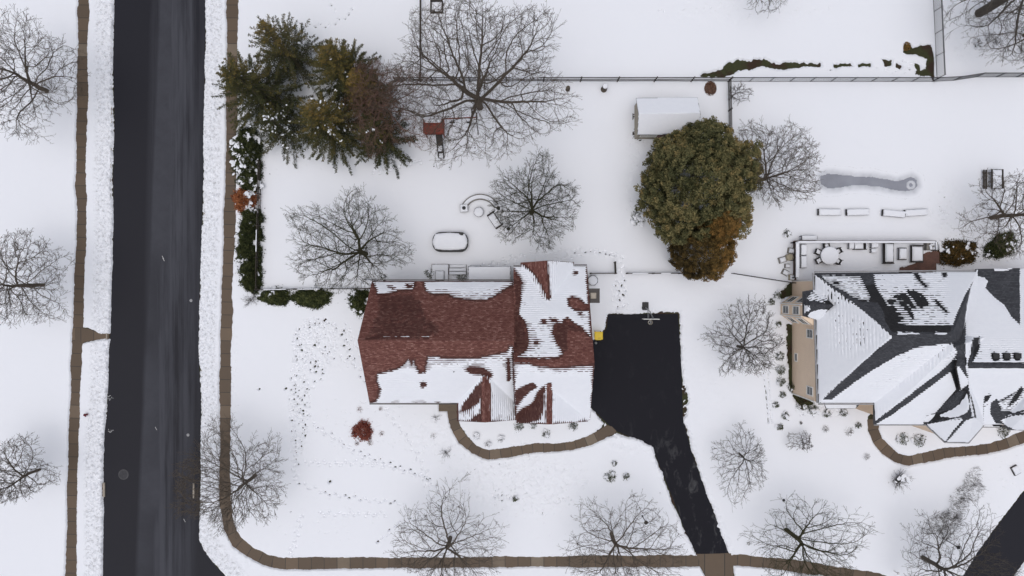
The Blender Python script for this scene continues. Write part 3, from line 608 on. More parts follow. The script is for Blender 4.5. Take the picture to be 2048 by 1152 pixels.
# ---------------------------------------------------------------- leaves
def leaf_mesh(name, C, U, Wd, tint, mat, parent, fold=0.0):
    C = np.asarray(C); U = np.asarray(U); Wd = np.asarray(Wd); n = len(C)
    V = np.stack([C - U * .5, C + Wd * .5, C + U * .5, C - Wd * .5], 1).reshape(-1, 3); F = np.arange(4 * n).reshape(n, 4)
    me = np_mesh(name, V, F); a = me.attributes.new('tint', 'FLOAT', 'FACE'); a.data.foreach_set('value', np.clip(np.asarray(tint, np.float32), 0, 1))
    return link_mesh(name, me, M[mat], parent)
def unit(v): return v / (np.linalg.norm(v, axis=-1, keepdims=True) + 1e-9)
def snow_clumps(pts, sizes, parent, seed=0):
    # small lumps of snow caught in the foliage
    rg = np.random.RandomState(seed); b = MB()
    oct_ = [(1, 0, 0), (.3, .95, 0), (-.8, .6, 0), (-.8, -.6, 0), (.3, -.95, 0)]
    for p, s in zip(pts, sizes):
        a = rg.rand() * 6.28; ca, sa = math.cos(a), math.sin(a); k = len(b.v); ex = rg.uniform(.5, 2.0)
        for ring, zz, q in ((1, 0, 0), (.72, .55, .3)):
            for x, y, _ in oct_: x2, y2 = x * ex * ring * s * rg.uniform(.8, 1.2), y * ring * s * rg.uniform(.8, 1.2); b.v.append((p[0] + x2 * ca - y2 * sa, p[1] + x2 * sa + y2 * ca, p[2] + zz * s * .4))
        b.v.append((p[0], p[1], p[2] + s * .32))
        for i in range(5): j = (i + 1) % 5; b.f += [(k + i, k + j, k + 5 + j, k + 5 + i), (k + 5 + i, k + 5 + j, k + 10)]
    if b.v: b.build('snow_clumps', M['cap'], parent, smooth=True)
def spruce(name, px, py, h, rad, label, mat='spruce', seed=1, group=None, gold=0.5, thin=1.0, snow=0.03, droop=0.25, goldtop=True, z0=0.6, cat='tree'):
    rg = np.random.RandomState(seed); root = thing(name, P(px, py), label, cat, group); rad *= 1.38; h *= 1.22; thin *= 1.45
    C = []; U = []; Wd = []; T = []; br = []; sn = []; ss_ = []
    nw = int(h / .42); az = rg.rand() * 6
    for w_ in range(nw):
        z = z0 + (h - z0) * (w_ + rg.rand() * .6) / nw; f = (z - z0) / (h - z0); L0 = rad * (1 - f) ** .72 * (0.78 + .22 * min(1, f * 5)) + .12
        for b in range(int(5 + 4 * (1 - f))):
            az += 2.4 + rg.rand() * .5; L = L0 * rg.uniform(.62, 1.12); el = -droop + .85 * f + rg.uniform(-.1, .12)
            n = 6; d = np.array([math.cos(az), math.sin(az), math.tan(el)]); p = np.array([0, 0, z]); pts = [p]
            for i in range(n): d = d + rg.randn(3) * .06 + np.array([0, 0, .05 * i / n]); p = p + d / np.linalg.norm(d) * L / n; pts.append(p)
            pts = np.array(pts); br.append((pts, np.linspace(.035, .01, n + 1)))
            m = int(L / .030 * thin) + 6; t = rg.rand(m) ** .8 * n; i = np.minimum(t.astype(int), n - 1); q = pts[i] + (pts[i + 1] - pts[i]) * (t - i)[:, None]
            dd = unit(pts[i + 1] - pts[i]); sd = np.cross(dd, [0, 0, 1.0]) * np.where(rg.rand(m) < .5, 1, -1)[:, None]
            tw = (1.06 - t / n) * min(.62, L * .34) + .09; off = rg.rand(m) ** 1.3 * tw
            dirv = unit(dd * .85 + sd * 1.0 + rg.randn(m, 3) * .22 + np.array([0, 0, -.15])); c = q + dirv * off[:, None]
            ln = rg.uniform(.14, .30, m); wv = unit(np.cross(dirv, rg.randn(m, 3) * .6 + [0, 0, 1])) * rg.uniform(.04, .085, m)[:, None]
            C.append(c); U.append(dirv * ln[:, None]); Wd.append(wv)
            T.append(.14 + .30 * rg.rand() + rg.randn(m) * .10 + gold * (f ** 1.3 if goldtop else .5) * (.5 + .5 * (off / (tw + .01))) + .10 * (t / n))
            if snow and rg.rand() < snow * 2.2:
                for _ in range(int(3 + 5 * rg.rand())): k = rg.randint(1, n + 1); sn.append(pts[k] * (1) + rg.randn(3) * .06 + [0, 0, .05]); ss_.append(rg.uniform(.05, .13))
    tk = MB().tube([(0, 0, -.1), (0, 0, h * .5), (0, 0, h * .97)], [h * .018, h * .011, .015], 8); tk.build('trunk', M['bark'], root, smooth=True)
    V, F = tubes_np(br, 3); link_mesh('branches', np_mesh('branches', V, F), M['bark'], root)
    leaf_mesh('crown', np.concatenate(C), np.concatenate(U), np.concatenate(Wd), np.concatenate(T), mat, root)
    snow_clumps(sn, ss_, root, seed); return root
def clump_crown(name, px, py, h, rx, ry, label, mat='pine', seed=1, n=700, per=42, tint=None, cl=.38, leafl=.16, zc=.55, cat='tree', group=None, lump=.16, rz=.5, snow=0, lw=.34, base=None, trunk_r=.2, zmin=.4):
    rg = np.random.RandomState(seed); root = thing(name, P(px, py), label, cat, group); zc_ = h * zc
    k = np.arange(n) + .5; ph = np.arccos(1 - 1.72 * k / n); th = k * 2.39996 + rg.rand(n) * .4
    dv = np.stack([np.cos(th) * np.sin(ph), np.sin(th) * np.sin(ph), np.cos(ph)], 1)
    lob = 1 + lump * (np.sin(dv[:, 0] * 5 + seed) * np.cos(dv[:, 1] * 6 + 2 * seed) + .7 * np.sin(dv[:, 1] * 9 + dv[:, 2] * 7 + seed)) + rg.randn(n) * .035
    inner = rg.choice([1.0, .84, .64], n, p=[.6, .25, .15]) * (1 + rg.randn(n) * .02)
    c = dv * np.array([rx, ry, h * rz]) * (lob * inner)[:, None] + [0, 0, zc_]; c[:, 2] = np.maximum(c[:, 2], zmin)
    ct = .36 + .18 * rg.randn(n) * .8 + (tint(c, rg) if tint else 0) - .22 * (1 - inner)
    C = np.repeat(c, per, 0); N = len(C); out = unit(np.repeat(dv, per, 0) * .2 + rg.randn(N, 3) * [1, 1, .55])
    C = C + unit(rg.randn(N, 3) + np.repeat(dv, per, 0) * .6) * (rg.rand(N) ** .45 * cl)[:, None] * [1, 1, .8]; ln = rg.uniform(.7, 1.3, N) * leafl; wv = unit(np.cross(out, rg.randn(N, 3))) * (ln * lw)[:, None]
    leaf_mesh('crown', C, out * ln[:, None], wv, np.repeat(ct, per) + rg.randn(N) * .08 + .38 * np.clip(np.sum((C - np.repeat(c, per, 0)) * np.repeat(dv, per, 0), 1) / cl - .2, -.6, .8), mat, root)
    br = [(np.array([[0, 0, zc_ * .35], q * [.4, .4, .5] + [0, 0, zc_ * .2], q * [.86, .86, .86]]), np.array([.07, .045, .012])) for q in c[::36]]
    V, F = tubes_np(br, 4); link_mesh('branches', np_mesh('branches', V, F), M['bark'], root)
    MB().tube([(0, 0, -.1), (0, 0, h * .4), (0, 0, h * .8)], [trunk_r, trunk_r * .7, trunk_r * .25], 8).build('trunk', M['bark'], root, smooth=True)
    if snow:
        top = c[(c[:, 2] > zc_ * .9)]; s = top[rg.permutation(len(top))[:snow]]; s = s + rg.randn(*s.shape) * .1 + [0, 0, cl * .75]; snow_clumps(s, rg.uniform(.08, .24, len(s)), root, seed)
    return root
def shrub(name, px, py, r, h, label, mat='juniper', seed=1, snow=.3, n=None, cat='shrub', group=None, tint=.1, ry=None, rz=0, leafl=.10, lean=0):
    # leafy low shrub: stems, leaves, and snow caught on top
    rg = np.random.RandomState(seed); root = thing(name, P(px, py), label, cat, group); ry = ry or r; n = n or int(min(12000, 900 * r * ry * 5.5 + 250))
    a = rg.rand(n) * 6.28; q = np.sqrt(rg.rand(n)); z = (1 - q ** 2.2) * h * rg.uniform(.35, 1.0, n) + .05
    q = q * (1 + np.where(q > .8, rg.exponential(.09, n), 0)); z = np.maximum(z, .06); lob = 1 + .10 * np.sin(a * 3 + seed) + .07 * np.sin(a * 7 + 2 * seed)
    c = np.stack([np.cos(a) * q * r * lob, np.sin(a) * q * ry * lob, z], 1); cr, sr = math.cos(rz), math.sin(rz); c = c @ np.array([[cr, sr, 0], [-sr, cr, 0], [0, 0, 1]])
    out = unit(c * [1, 1, .7] / max(r, .2) + [0, 0, .3] + rg.randn(n, 3) * .6); ln = leafl * rg.uniform(.7, 1.9, n)
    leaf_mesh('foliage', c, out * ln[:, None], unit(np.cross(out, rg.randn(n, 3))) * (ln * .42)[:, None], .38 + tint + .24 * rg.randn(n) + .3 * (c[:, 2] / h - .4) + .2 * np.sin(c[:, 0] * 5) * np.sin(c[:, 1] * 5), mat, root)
    st = [(np.array([[0, 0, -.05], t * [.5, .5, .7], t]), np.array([.02, .014, .006])) for t in c[::max(1, n // 22)]]
    V, F = tubes_np(st, 4); link_mesh('stems', np_mesh('stems', V, F), M['bark'], root)
    if snow:
        k = int(snow * (2 + 5 * r * ry)) + 1; s = np.repeat(c[rg.permutation(n)[:k]], 6, 0); s = s * [.84, .84, 1] + rg.randn(*s.shape) * [.15 * r, .15 * r, .04] + [0, 0, .05]; s[:, 2] = np.maximum(s[:, 2], h * .35); snow_clumps(s, rg.uniform(.05, .19, len(s)) * min(1.3, .6 + r * .5), root, seed)
    return root
def twig_bush(name, px, py, r, h, label, seed=1, n=60, area=0, cat='shrub', mat='bark_pale', group=None, spread=.9, stem=.012, kids=4, snowtop=0, ry=None):
    rg = random.Random(seed); root = thing(name, P(px, py), label, cat, group); br = []; q = (ry or r) / r
    prm = dict(seg=[.3] * 5, jit=[.16] * 5, up=[.02] * 5, dens=[3, 3.5, 4, 0, 0], t0=[.25] * 5, ang=[.6] * 5, ratio=[.45] * 5, lmin=[.12] * 5, rmin=.007, max=2 if kids > 3 else 1)
    out = {i: [] for i in range(6)}
    for i in range(n):
        a = rg.uniform(0, 6.28); e = rg.uniform(.15, 1.0) * spread; d = Vector((math.cos(a) * math.sin(e * 1.45), math.sin(a) * math.sin(e * 1.45) * q, math.cos(e * 1.45))); L = rg.uniform(.6, 1.0) * math.hypot(r * math.sin(e), h * math.cos(e))
        b0 = Vector((rg.uniform(-.1, .1) * r, rg.uniform(-.1, .1) * r, 0))
        if area: t_ = rg.uniform(0, 6.28); q_ = math.sqrt(rg.random()) * (.75 + .25 * math.sin(3 * t_ + seed)); b0 = Vector((math.cos(t_) * q_ * r, math.sin(t_) * q_ * r * q, .05)); b0 = Matrix.Rotation(area, 3, 'Z') @ b0; L *= .22
        grow(rg, b0, d, max(L, .15), stem, 0, out, prm)
    V, F = tubes_np(sum(out.values(), []), 3); link_mesh('stems', np_mesh('stems', V, F), M[mat], root)
    if snowtop:
        rg2 = np.random.RandomState(seed); k = snowtop; s = np.stack([rg2.randn(k) * r * .25 + r * .12, rg2.randn(k) * r * .25 + r * .2, np.full(k, h * .75)], 1); snow_clumps(s, rg2.uniform(.1, .28, k), root, seed)
    return root
def tuft(name, px, py, r, label, seed=1, mat='stalk', n=120, cat='grass tuft', group=None, h=.45):
    rg = np.random.RandomState(seed); root = thing(name, P(px, py), label, cat, group); a = rg.rand(n) * 6.28; q = rg.rand(n) ** .6
    tip = np.stack([np.cos(a) * q * r, np.sin(a) * q * r, h * (1 - .6 * q)], 1); b = tip * [.12, .12, 0]; u = tip - b; c = (tip + b) / 2
    leaf_mesh('blades', c, u, unit(np.cross(u, [0, 0, 1.0]) + 1e-4) * .035, .5 + .25 * rg.randn(n), mat, root); return root

def plants():
    G = 'bare street and garden trees'
    T = lambda *a, **k: bare_tree('bare_tree', *a, **k)
    T(97, 183, 9.5, 5.3, 'bare tree with a low leaning trunk in the upper left lawn west of the street', 'bark', 9, 1.3, .24, seed=11, lean=(-.1, .1), dens=.95, ext=(-60, 25, 148, 265), leader=.36)
    T(90, 570, 8.8, 4.6, 'bare tree halfway down the left edge, west of the street and above the curb ramp', 'bark', 8, 1.2, .2, seed=12, lean=(-.1, 0), ext=(-50, 460, 133, 660))
    T(82, 938, 7.2, 3.9, 'smallest bare tree on the lawn west of the street, below the red hydrant', 'bark', 8, 1.4, .15, seed=13, dens=1.1, ext=(-45, 878, 104, 1010))
    T(512, 950, 7.6, 5.6, 'bare tree spreading over the east sidewalk and the edge of the street', 'bark', 9, 1.6, .19, seed=14, dens=.95, elev=(15, 60), ext=(342, 845, 578, 1066))
    T(733, 508, 8.2, 6.3, 'wide bare tree inside the fenced yard, between the hedge and the red roofed house', 'bark_olive', 10, 1.5, .27, seed=15, lean=(-.06, .02), dens=1.0, elev=(15, 62), jit=.7, ext=(563, 365, 828, 572), leader=.34)
    T(960, 215, 15.5, 9.3, 'tallest bare tree with snow in its forks, standing over the swing set', 'bark', 13, 2.2, .42, seed=16, dens=.66, elev=(12, 66), jit=.85, ext=(730, -60, 1155, 312), leader=.24, twig=.62)
    T(1063, 426, 7.2, 5.0, 'densely twigged round bare tree beside the curved stone seat wall', 'bark_olive', 10, 1.0, .24, seed=17, dens=1.25, elev=(10, 70), ext=(962, 303, 1156, 492), leader=.36)
    T(1512, 364, 8.0, 4.8, 'bare tree rising from behind the big round pine beside the pool', 'bark', 9, 2.2, .2, seed=18, lean=(.05, -.02), dens=1.0, elev=(15, 60), ext=(1440, 236, 1648, 412), leader=.34)
    T(1474, 692, 6.0, 4.3, 'bare tree with pale branches between the driveway and the beige house', 'bark_pale', 8, 1.2, .16, seed=19, dens=1.05, elev=(15, 65), ext=(1418, 598, 1565, 760))
    T(1955, 28, 12.5, 8.4, 'big bare tree with a thick brown trunk in the top right corner', 'bark_pale', 8, 5.0, .5, seed=20, dens=.7, lean=(.15, .1), elev=(5, 50), ext=(1920, -120, 2200, 110), twig=.7)
    T(2046, 72, 6.5, 5.6, 'low spreading bare tree at the right edge beyond the black picket fence', 'bark', 7, 1.2, .24, seed=21, dens=.6, elev=(8, 45), ext=(1930, 0, 2180, 130))
    T(1979, 436, 7.8, 5.2, 'bare tree with a curved trunk below the picnic table', 'bark', 9, 1.1, .24, seed=22, lean=(.12, 0), dens=.85, elev=(10, 60), ext=(1930, 320, 2090, 510), twig=.7)
    T(901, 1074, 7.4, 6.4, 'bare street tree on the bottom sidewalk, straight below the curved front path', 'bark', 9, 1.7, .23, seed=23, dens=.72, elev=(10, 55), ext=(762, 962, 1002, 1185), twig=.55)
    T(1222, 1066, 7.4, 6.7, 'bare street tree on the bottom sidewalk beside the lamp post, left of the driveway', 'bark', 10, 1.7, .22, seed=24, dens=.75, elev=(10, 55), ext=(1105, 1000, 1372, 1195), twig=.55)
    T(1570, 1058, 7.6, 6.4, 'bare street tree on the bottom sidewalk just right of the driveway apron', 'bark_olive', 9, 2.0, .24, seed=25, dens=.68, lean=(.14, -.06), elev=(8, 50), ext=(1503, 1008, 1755, 1190), twig=.55)
    T(1843, 1113, 7.2, 6.9, 'bare street tree overhanging the driveway in the lower right corner', 'bark_pale', 9, 2.2, .23, seed=26, dens=.8, lean=(.12, -.02), elev=(8, 55), ext=(1817, 1018, 2060, 1210), twig=.6)
    T(1477, 905, 3.9, 3.9, 'young thin bare tree on the snow right of the narrow end of the driveway', 'bark_pale', 6, 1.2, .10, seed=27, dens=.75, elev=(15, 50), lean=(0, -.1), jit=1.2, ext=(1430, 848, 1537, 1016), twig=.4)
    T(1603, 884, 1.9, 1.9, 'tiny bare sapling in front of the beige house', 'bark_pale', 6, .35, .05, seed=28, dens=1.2, elev=(10, 55), ext=(1566, 858, 1626, 896))
    T(1532, -45, 6.0, 4.8, 'bare tree whose twigs hang into the top edge above the open lawn', 'bark_pale', 8, 1.6, .2, seed=29, dens=.8, elev=(5, 50), ext=(1480, -150, 1590, 32))
    T(1462, 195, 2.4, 2.6, 'thin sapling growing beside the split rail fence behind the shed', 'bark_pale', 3, .5, .05, seed=30, dens=.35, elev=(5, 30), forks=[.25, .6, -.2], ext=(1460, 165, 1506, 208))
    b = T(770, 232, 10.2, 4.6, 'reddish brown tree with dead twigs among the spruces beside the swing set', 'bark_red', 9, 2.0, .2, seed=31, dens=1.0, elev=(15, 65), jit=1.2, ext=(700, 120, 866, 335))
    # dead leaves still hanging in that tree
    rg = np.random.RandomState(3); n = 5200; a = rg.rand(n) * 6.28; q = rg.rand(n) ** .6; c = np.stack([np.cos(a) * q * 4.3, np.sin(a) * q * 4.3 - .3, 4.2 + (1 - q) * 4.6 + rg.rand(n) * 1.8 * (1 - .3 * q)], 1)
    keep = (np.sin(c[:, 0] * 1.7) + np.cos(c[:, 1] * 1.9 + 1) + rg.randn(n) * .5) > -.1; c = c[keep]; m = len(c); u = unit(rg.randn(m, 3)); leaf_mesh('dead_leaves', c, u * .13, unit(np.cross(u, rg.randn(m, 3))) * .06, .4 + .25 * rg.randn(m), 'rust', b)
    G = 'spruces along the back corner of the yard'
    spruce('spruce', 545, 208, 10.5, 4.3, 'dark spruce reaching over the sidewalk, leftmost of the spruces', seed=41, group=G, gold=.42, snow=.05, thin=1.0, droop=.3)
    spruce('spruce', 600, 132, 10.0, 3.9, 'brownish thin spruce nearest the top edge', seed=42, group=G, gold=.6, snow=.01, thin=.62, droop=.2)
    spruce('spruce', 712, 176, 10.5, 4.0, 'dense spruce with a bronze top, beside the back rail fence', seed=43, group=G, gold=.6, snow=.01, thin=1.1)
    spruce('spruce', 680, 272, 9.8, 4.1, 'spruce with snow dusted lower branches, lowest of the spruces, over the lawn', seed=44, group=G, gold=.62, snow=.06, thin=1.0, droop=.3)
    spruce('spruce', 772, 290, 7.2, 3.5, 'dark green spruce under the reddish dead twigged tree', seed=45, group=G, gold=.3, snow=.03, thin=1.0)
    spruce('spruce', 752, 212, 9.6, 2.6, 'yellowish narrow spruce in the middle of the spruces', seed=46, group=G, gold=.95, snow=.0, thin=.9)
    spruce('spruce', 585, 268, 6.4, 3.5, 'short thin spruce heavy with snow above the hedge', seed=47, group=G, gold=.1, snow=.16, thin=.7)
    def pt(c, rg): return .16 * np.sin(c[:, 0] * .8 + 1) * np.cos(c[:, 1] * .7) + .16 * (c[:, 0] > 1.4) * np.clip(c[:, 0] / 4, 0, 1)
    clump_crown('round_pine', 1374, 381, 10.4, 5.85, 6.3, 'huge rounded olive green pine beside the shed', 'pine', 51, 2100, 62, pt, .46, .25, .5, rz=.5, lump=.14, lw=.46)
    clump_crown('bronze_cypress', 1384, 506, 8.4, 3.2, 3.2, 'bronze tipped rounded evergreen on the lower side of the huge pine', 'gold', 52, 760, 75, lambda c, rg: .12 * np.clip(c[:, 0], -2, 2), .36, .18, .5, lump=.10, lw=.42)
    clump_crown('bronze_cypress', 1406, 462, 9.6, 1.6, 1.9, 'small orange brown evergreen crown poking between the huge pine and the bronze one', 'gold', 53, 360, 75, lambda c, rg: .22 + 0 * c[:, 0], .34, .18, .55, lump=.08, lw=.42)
    # hedge along the west fence
    G = 'evergreens of the hedge along the sidewalk'
    for i, (y, r_, hh, mt, sn, lb, x) in enumerate([
        (292, 1.7, 2.6, 'juniper', 1.2, 'snow laden evergreen at the top of the sidewalk hedge, below the spruces', 497), (330, 1.5, 2.4, 'juniper', 1.4, 'snow laden evergreen second from the top of the sidewalk hedge', 500), (362, 1.3, 2.0, 'juniper', .8, 'green hedge shrub just above the orange leaved one', 503),
        (402, 1.3, 2.0, 'orange', 1.1, 'orange leaved shrub in the sidewalk hedge', 493), (437, 1.2, 2.0, 'juniper', .9, 'snow capped green shrub just below the orange leaved one', 506), (468, 1.35, 2.4, 'juniper', .35, 'dark green hedge shrub third above the hedge end', 502),
        (503, 1.4, 2.5, 'juniper', .3, 'dark green hedge shrub second above the hedge end', 501), (536, 1.25, 2.2, 'juniper', .5, 'green hedge shrub with snow on its fence side, one above the hedge end', 504), (562, 1.2, 2.0, 'juniper', .2, 'green shrub at the lower end of the sidewalk hedge', 506)]):
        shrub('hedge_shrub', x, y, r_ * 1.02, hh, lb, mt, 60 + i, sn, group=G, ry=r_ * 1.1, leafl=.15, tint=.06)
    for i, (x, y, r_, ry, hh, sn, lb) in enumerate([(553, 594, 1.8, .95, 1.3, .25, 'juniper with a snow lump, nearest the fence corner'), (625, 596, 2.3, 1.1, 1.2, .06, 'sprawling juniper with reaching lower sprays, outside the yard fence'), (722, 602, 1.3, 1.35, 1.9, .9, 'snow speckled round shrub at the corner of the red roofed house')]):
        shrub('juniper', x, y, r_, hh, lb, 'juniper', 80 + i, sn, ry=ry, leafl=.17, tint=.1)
    for i in range(9):
        pass
    twig_bush('bare_shrub', 505, 600, 1.7, 1.2, 'bare twiggy shrub left of the junipers at the fence corner', 91, 40, ry=1.1)
    shrub('barberry', 726, 861, 1.2, .9, 'round wine red leaved shrub in the front lawn', 'barberry', 92, .25, leafl=.13, tint=.15)
    for i, (x, y, r_, lb) in enumerate([(720, 818, .55, 'dry tuft above the wine red shrub near the house corner'), (764, 866, .5, 'dry tuft right of the wine red shrub'), (741, 885, .5, 'dry tuft just below the wine red shrub, its right one'), (715, 886, .4, 'dry tuft touching the lower left of the wine red shrub'), (762, 817, .42, 'small dry tuft under the front eave, right of the house corner'),
        (867, 870, .5, 'dry tuft left of the curved front path'), (1600 - 0, 845, .3, 'tiny dry tuft above the bare sapling'), (1649, 857, .6, 'pale dry tuft below the left end of the beige house'), (1697, 862, .75, 'larger pale dry tuft left of the neighbour entry'), (1731, 912, .6, 'pale dry tuft left of the bend in the neighbour path')]):
        tuft('dry_tuft', x, y, r_, lb, 100 + i, 'stalk' if i > 4 else 'rust', 150)
    for i, (x, y, lb) in enumerate([(952, 871, 'upper left of the three ball shaped bare shrubs inside the front path bend'), (977, 887, 'lowest of the three ball shaped bare shrubs inside the front path bend'), (1003, 876, 'right one of the three ball shaped bare shrubs inside the front path bend')]):
        twig_bush('ball_shrub', x, y, .55, .6, lb, 110 + i, 34, group='ball shrubs by the front path', snowtop=3)
    for i, (x, y, r_, lb, sn) in enumerate([(1038, 852, .62, 'dark green shrub in front of the left garage gable', .5), (1066, 850, .45, 'half bare small shrub between the two dark front shrubs', 1.2), (1146, 851, .6, 'dark green shrub under the right front eave', .35), (1092, 868, .5, 'low snow buried shrub inside the front path', 2.2),
        (1220, 952, .75, 'larger dark clump in the front lawn near the driveway', .5), (1252, 952, .45, 'smaller dark clump beside the larger one near the driveway', .4), (1228, 926, .35, 'faint small clump above the two dark clumps', .8), (1030, 996, .4, 'ragged dark clump in the middle of the front lawn', .6),
        (1572, 467, .5, 'small snow speckled shrub above the corner of the raised deck', .8), (1553, 591, .6, 'snow filled shrub left of the bay window', 1.6), (1555, 648, .4, 'tiny shrub at the foot of the bay', .4), (1558, 712, .6, 'topmost shrub of the row beside the beige wall', .5), (1559, 740, .62, 'second shrub of the row beside the beige wall', .4),
        (1560, 763, .58, 'third shrub of the row beside the beige wall', .3), (1564, 789, .42, 'fourth shrub of the row beside the beige wall, half buried', 1.0), (1550, 809, .42, 'dark snow topped shrub below the row by the beige wall', .8), (1569, 831, .5, 'nearly buried shrub left of the beige house corner', 1.8), (1558, 853, .45, 'dark round shrub lowest on the left of the beige house', .15),
        (1584, 772, .6, 'green shrub against the lower end of the beige wall', .1), (1624, 818, .65, 'snowy shrub under the lower left corner of the grey roof', 1.0), (1652, 826, .5, 'snowy shrub second right from the grey roof corner', 1.0), (1685, 825, .5, 'snowy shrub third right from the grey roof corner', .9), (1715, 850, .4, 'dark shrub by the neighbour entry step', .9),
        (1803, 877, .75, 'dark shrub inside the neighbour path bend', .9), (1836, 880, .8, 'wider snowy shrub right of the other inside the neighbour path bend', 1.1), (2004, 861, .8, 'dark evergreen below the small right porch roof', .15), (1276, 436, .95, 'snow buried shrub at the left foot of the huge pine', 3.0),
        (1541, 604, .45, 'curled dark twigs in the snow left of the bay', .3), (1606, 806, .9, 'brown shrub at the foot of the beige house corner', .1), (768, 557, .4, 'snow capped small shrub behind the west end of the red roof', 1.2), (872 - 10, 547, .7, 'dark green shrub left of the small back deck', .8), (924, 556, .7, 'low green shrub between the back deck and the flat canopy', .1)]):
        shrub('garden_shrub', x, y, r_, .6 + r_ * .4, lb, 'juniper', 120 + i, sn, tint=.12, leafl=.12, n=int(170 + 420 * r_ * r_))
    shrub('brown_bush', 1908, 508, 2.2, 1.3, 'large rusty brown bush right of the raised deck', 'gold', 160, .35, ry=1.5, tint=-.22, leafl=.14)
    shrub('brown_bush', 1935, 498, 1.2, 1.0, 'smaller brown bush between the large rusty bush and the green one', 'gold', 161, .5, ry=.9, tint=-.25)
    shrub('green_bush', 1999, 492, 2.0, 1.3, 'dark green bush right of the rusty brown bushes', 'juniper', 162, .5, ry=1.3, rz=.5, leafl=.15)
    for i, (x, y, r_, lb) in enumerate([(1952, 88, .9, 'snowy dark scrub under the thick trunked corner tree'), (1976, 76, .8, 'upper scrub clump under the thick trunked corner tree'), (1992, 88, .9, 'right scrub clump under the thick trunked corner tree'), (2043, 98, .7, 'scrub clump at the right edge under the low spreading tree')]):
        shrub('garden_shrub', x, y, r_, .5, lb, 'stalk', 170 + i, 1.6, tint=-.2, n=220)
    twig_bush('round_bare_shrub', 1793, 957, 2.0, 1.5, 'large round bare shrub with a snow lump below the neighbour path', 181, 90, snowtop=14, ry=1.9)
    twig_bush('ornamental_bush', 1935, 975, 3.1, 1.6, 'grey hazy thicket of thin stalks above the lower right tree', 182, 520, .9, mat='bark_pale', ry=1.9, kids=2, stem=.013)
    twig_bush('ornamental_bush', 1893, 1038, 3.9, 1.6, 'darker grey thicket of thin stalks under the lower right street tree', 183, 760, .75, mat='bark_pale', ry=2.0, kids=2, stem=.015)
    twig_bush('twig_clump', 872, 835, 1.4, .35, 'thin grey stalks in the snow left of the front step', 184, 24, kids=2); twig_bush('twig_clump', 893, 905, 1.6, .4, 'thin grey stalks outside the bend of the front path', 185, 34, kids=2)
    # one long fallen bough on the lawn
    b = thing('fallen_branch', P(925, 958), 'long thin fallen branch lying on the front lawn', 'branch'); rg = random.Random(4); out = {i: [] for i in range(6)}
    grow(rg, Vector((-1.1, -.6, .16)), Vector((1, .55, 0)).normalized(), 3.2, .03, 0, out, dict(seg=[.3] * 5, jit=[.12] * 5, up=[-.0] * 5, dens=[1.4, 2, 0, 0, 0], t0=[.3] * 5, ang=[.5] * 5, ratio=[.4] * 5, lmin=[.2] * 5, rmin=.012, max=2))
    V, F = tubes_np(sum(out.values(), []), 4); V[:, 2] = .16 + (V[:, 2] - .35) * .15; link_mesh('stem', np_mesh('stem', V, F), M['bark_pale'], b)
plants()

# ---------------------------------------------------------------- roofs
def z2(pt, z0, z1): pass
def roof(parent, name, verts, faces, mat, wet=None, thick=.22, cell=.3):
    """verts: (px, py, z). Returns list of (poly2d, plane) for the snow."""
    V = [P(*v) for v in verts]; bm = bmesh.new(); uvl = bm.loops.layers.uv.new('UVMap'); info = []
    edges = {}
    for f in faces:
        pts = [V[i] for i in f]; n = Vector((0, 0, 0))
        for i in range(len(pts)): n += pts[i].cross(pts[(i + 1) % len(pts)])
        if n.z < 0: f = f[::-1]; pts = pts[::-1]; n = -n
        n.normalize(); c = sum(pts, Vector()) / len(pts); info.append(([(p.x, p.y) for p in pts], (n, c)))
        for i in range(len(f)): edges[frozenset((f[i], f[(i + 1) % len(f)]))] = edges.get(frozenset((f[i], f[(i + 1) % len(f)])), 0) + 1
        bf = bm.faces.new([bm.verts.new(p) for p in pts]); bf.material_index = 0
    bmesh.ops.remove_doubles(bm, verts=bm.verts, dist=.001)
    x0 = min(v.x for v in V); x1 = max(v.x for v in V); y0 = min(v.y for v in V); y1 = max(v.y for v in V)
    for ax, a, b in ((0, x0, x1), (1, y0, y1)):
        k = a + cell
        while k < b:
            co = Vector((k, 0, 0)) if ax == 0 else Vector((0, k, 0)); no = Vector((1, 0, 0)) if ax == 0 else Vector((0, 1, 0))
            bmesh.ops.bisect_plane(bm, geom=bm.verts[:] + bm.edges[:] + bm.faces[:], plane_co=co, plane_no=no); k += cell
    bm.normal_update()
    for f in bm.faces:
        n = f.normal; u = Vector((-n.y, n.x, 0)); u = u.normalized() if u.length > 1e-4 else Vector((1, 0, 0)); v = n.cross(u)
        for l in f.loops: l[uvl].uv = (l.vert.co.dot(u), l.vert.co.dot(v))
    # underside and fascia
    def q(vs, mi):
        f = bm.faces.new([bm.verts.new(p) for p in vs]); f.material_index = mi
    dz = Vector((0, 0, -thick))
    for f in faces: q([V[i] + dz for i in f][::-1], 1)
    for f in faces:
        for i in range(len(f)):
            a, b = f[i], f[(i + 1) % len(f)]
            if edges[frozenset((a, b))] == 1: q([V[a], V[a] + dz, V[b] + dz, V[b]], 1)
    me = bpy.data.meshes.new(name); bm.to_mesh(me); bm.free()
    a = me.attributes.new('wet', 'FLOAT', 'POINT')
    co = np.empty(len(me.vertices) * 3, np.float32); me.vertices.foreach_get('co', co); co = co.reshape(-1, 3)
    wv = wet(*PX(co[:, 0], co[:, 1], co[:, 2])) if wet else np.zeros(len(co)); a.data.foreach_set('value', np.asarray(wv, np.float32))
    o = link_mesh(name, me, M[mat], parent, world=True); me.materials.append(M['gutter']); return info
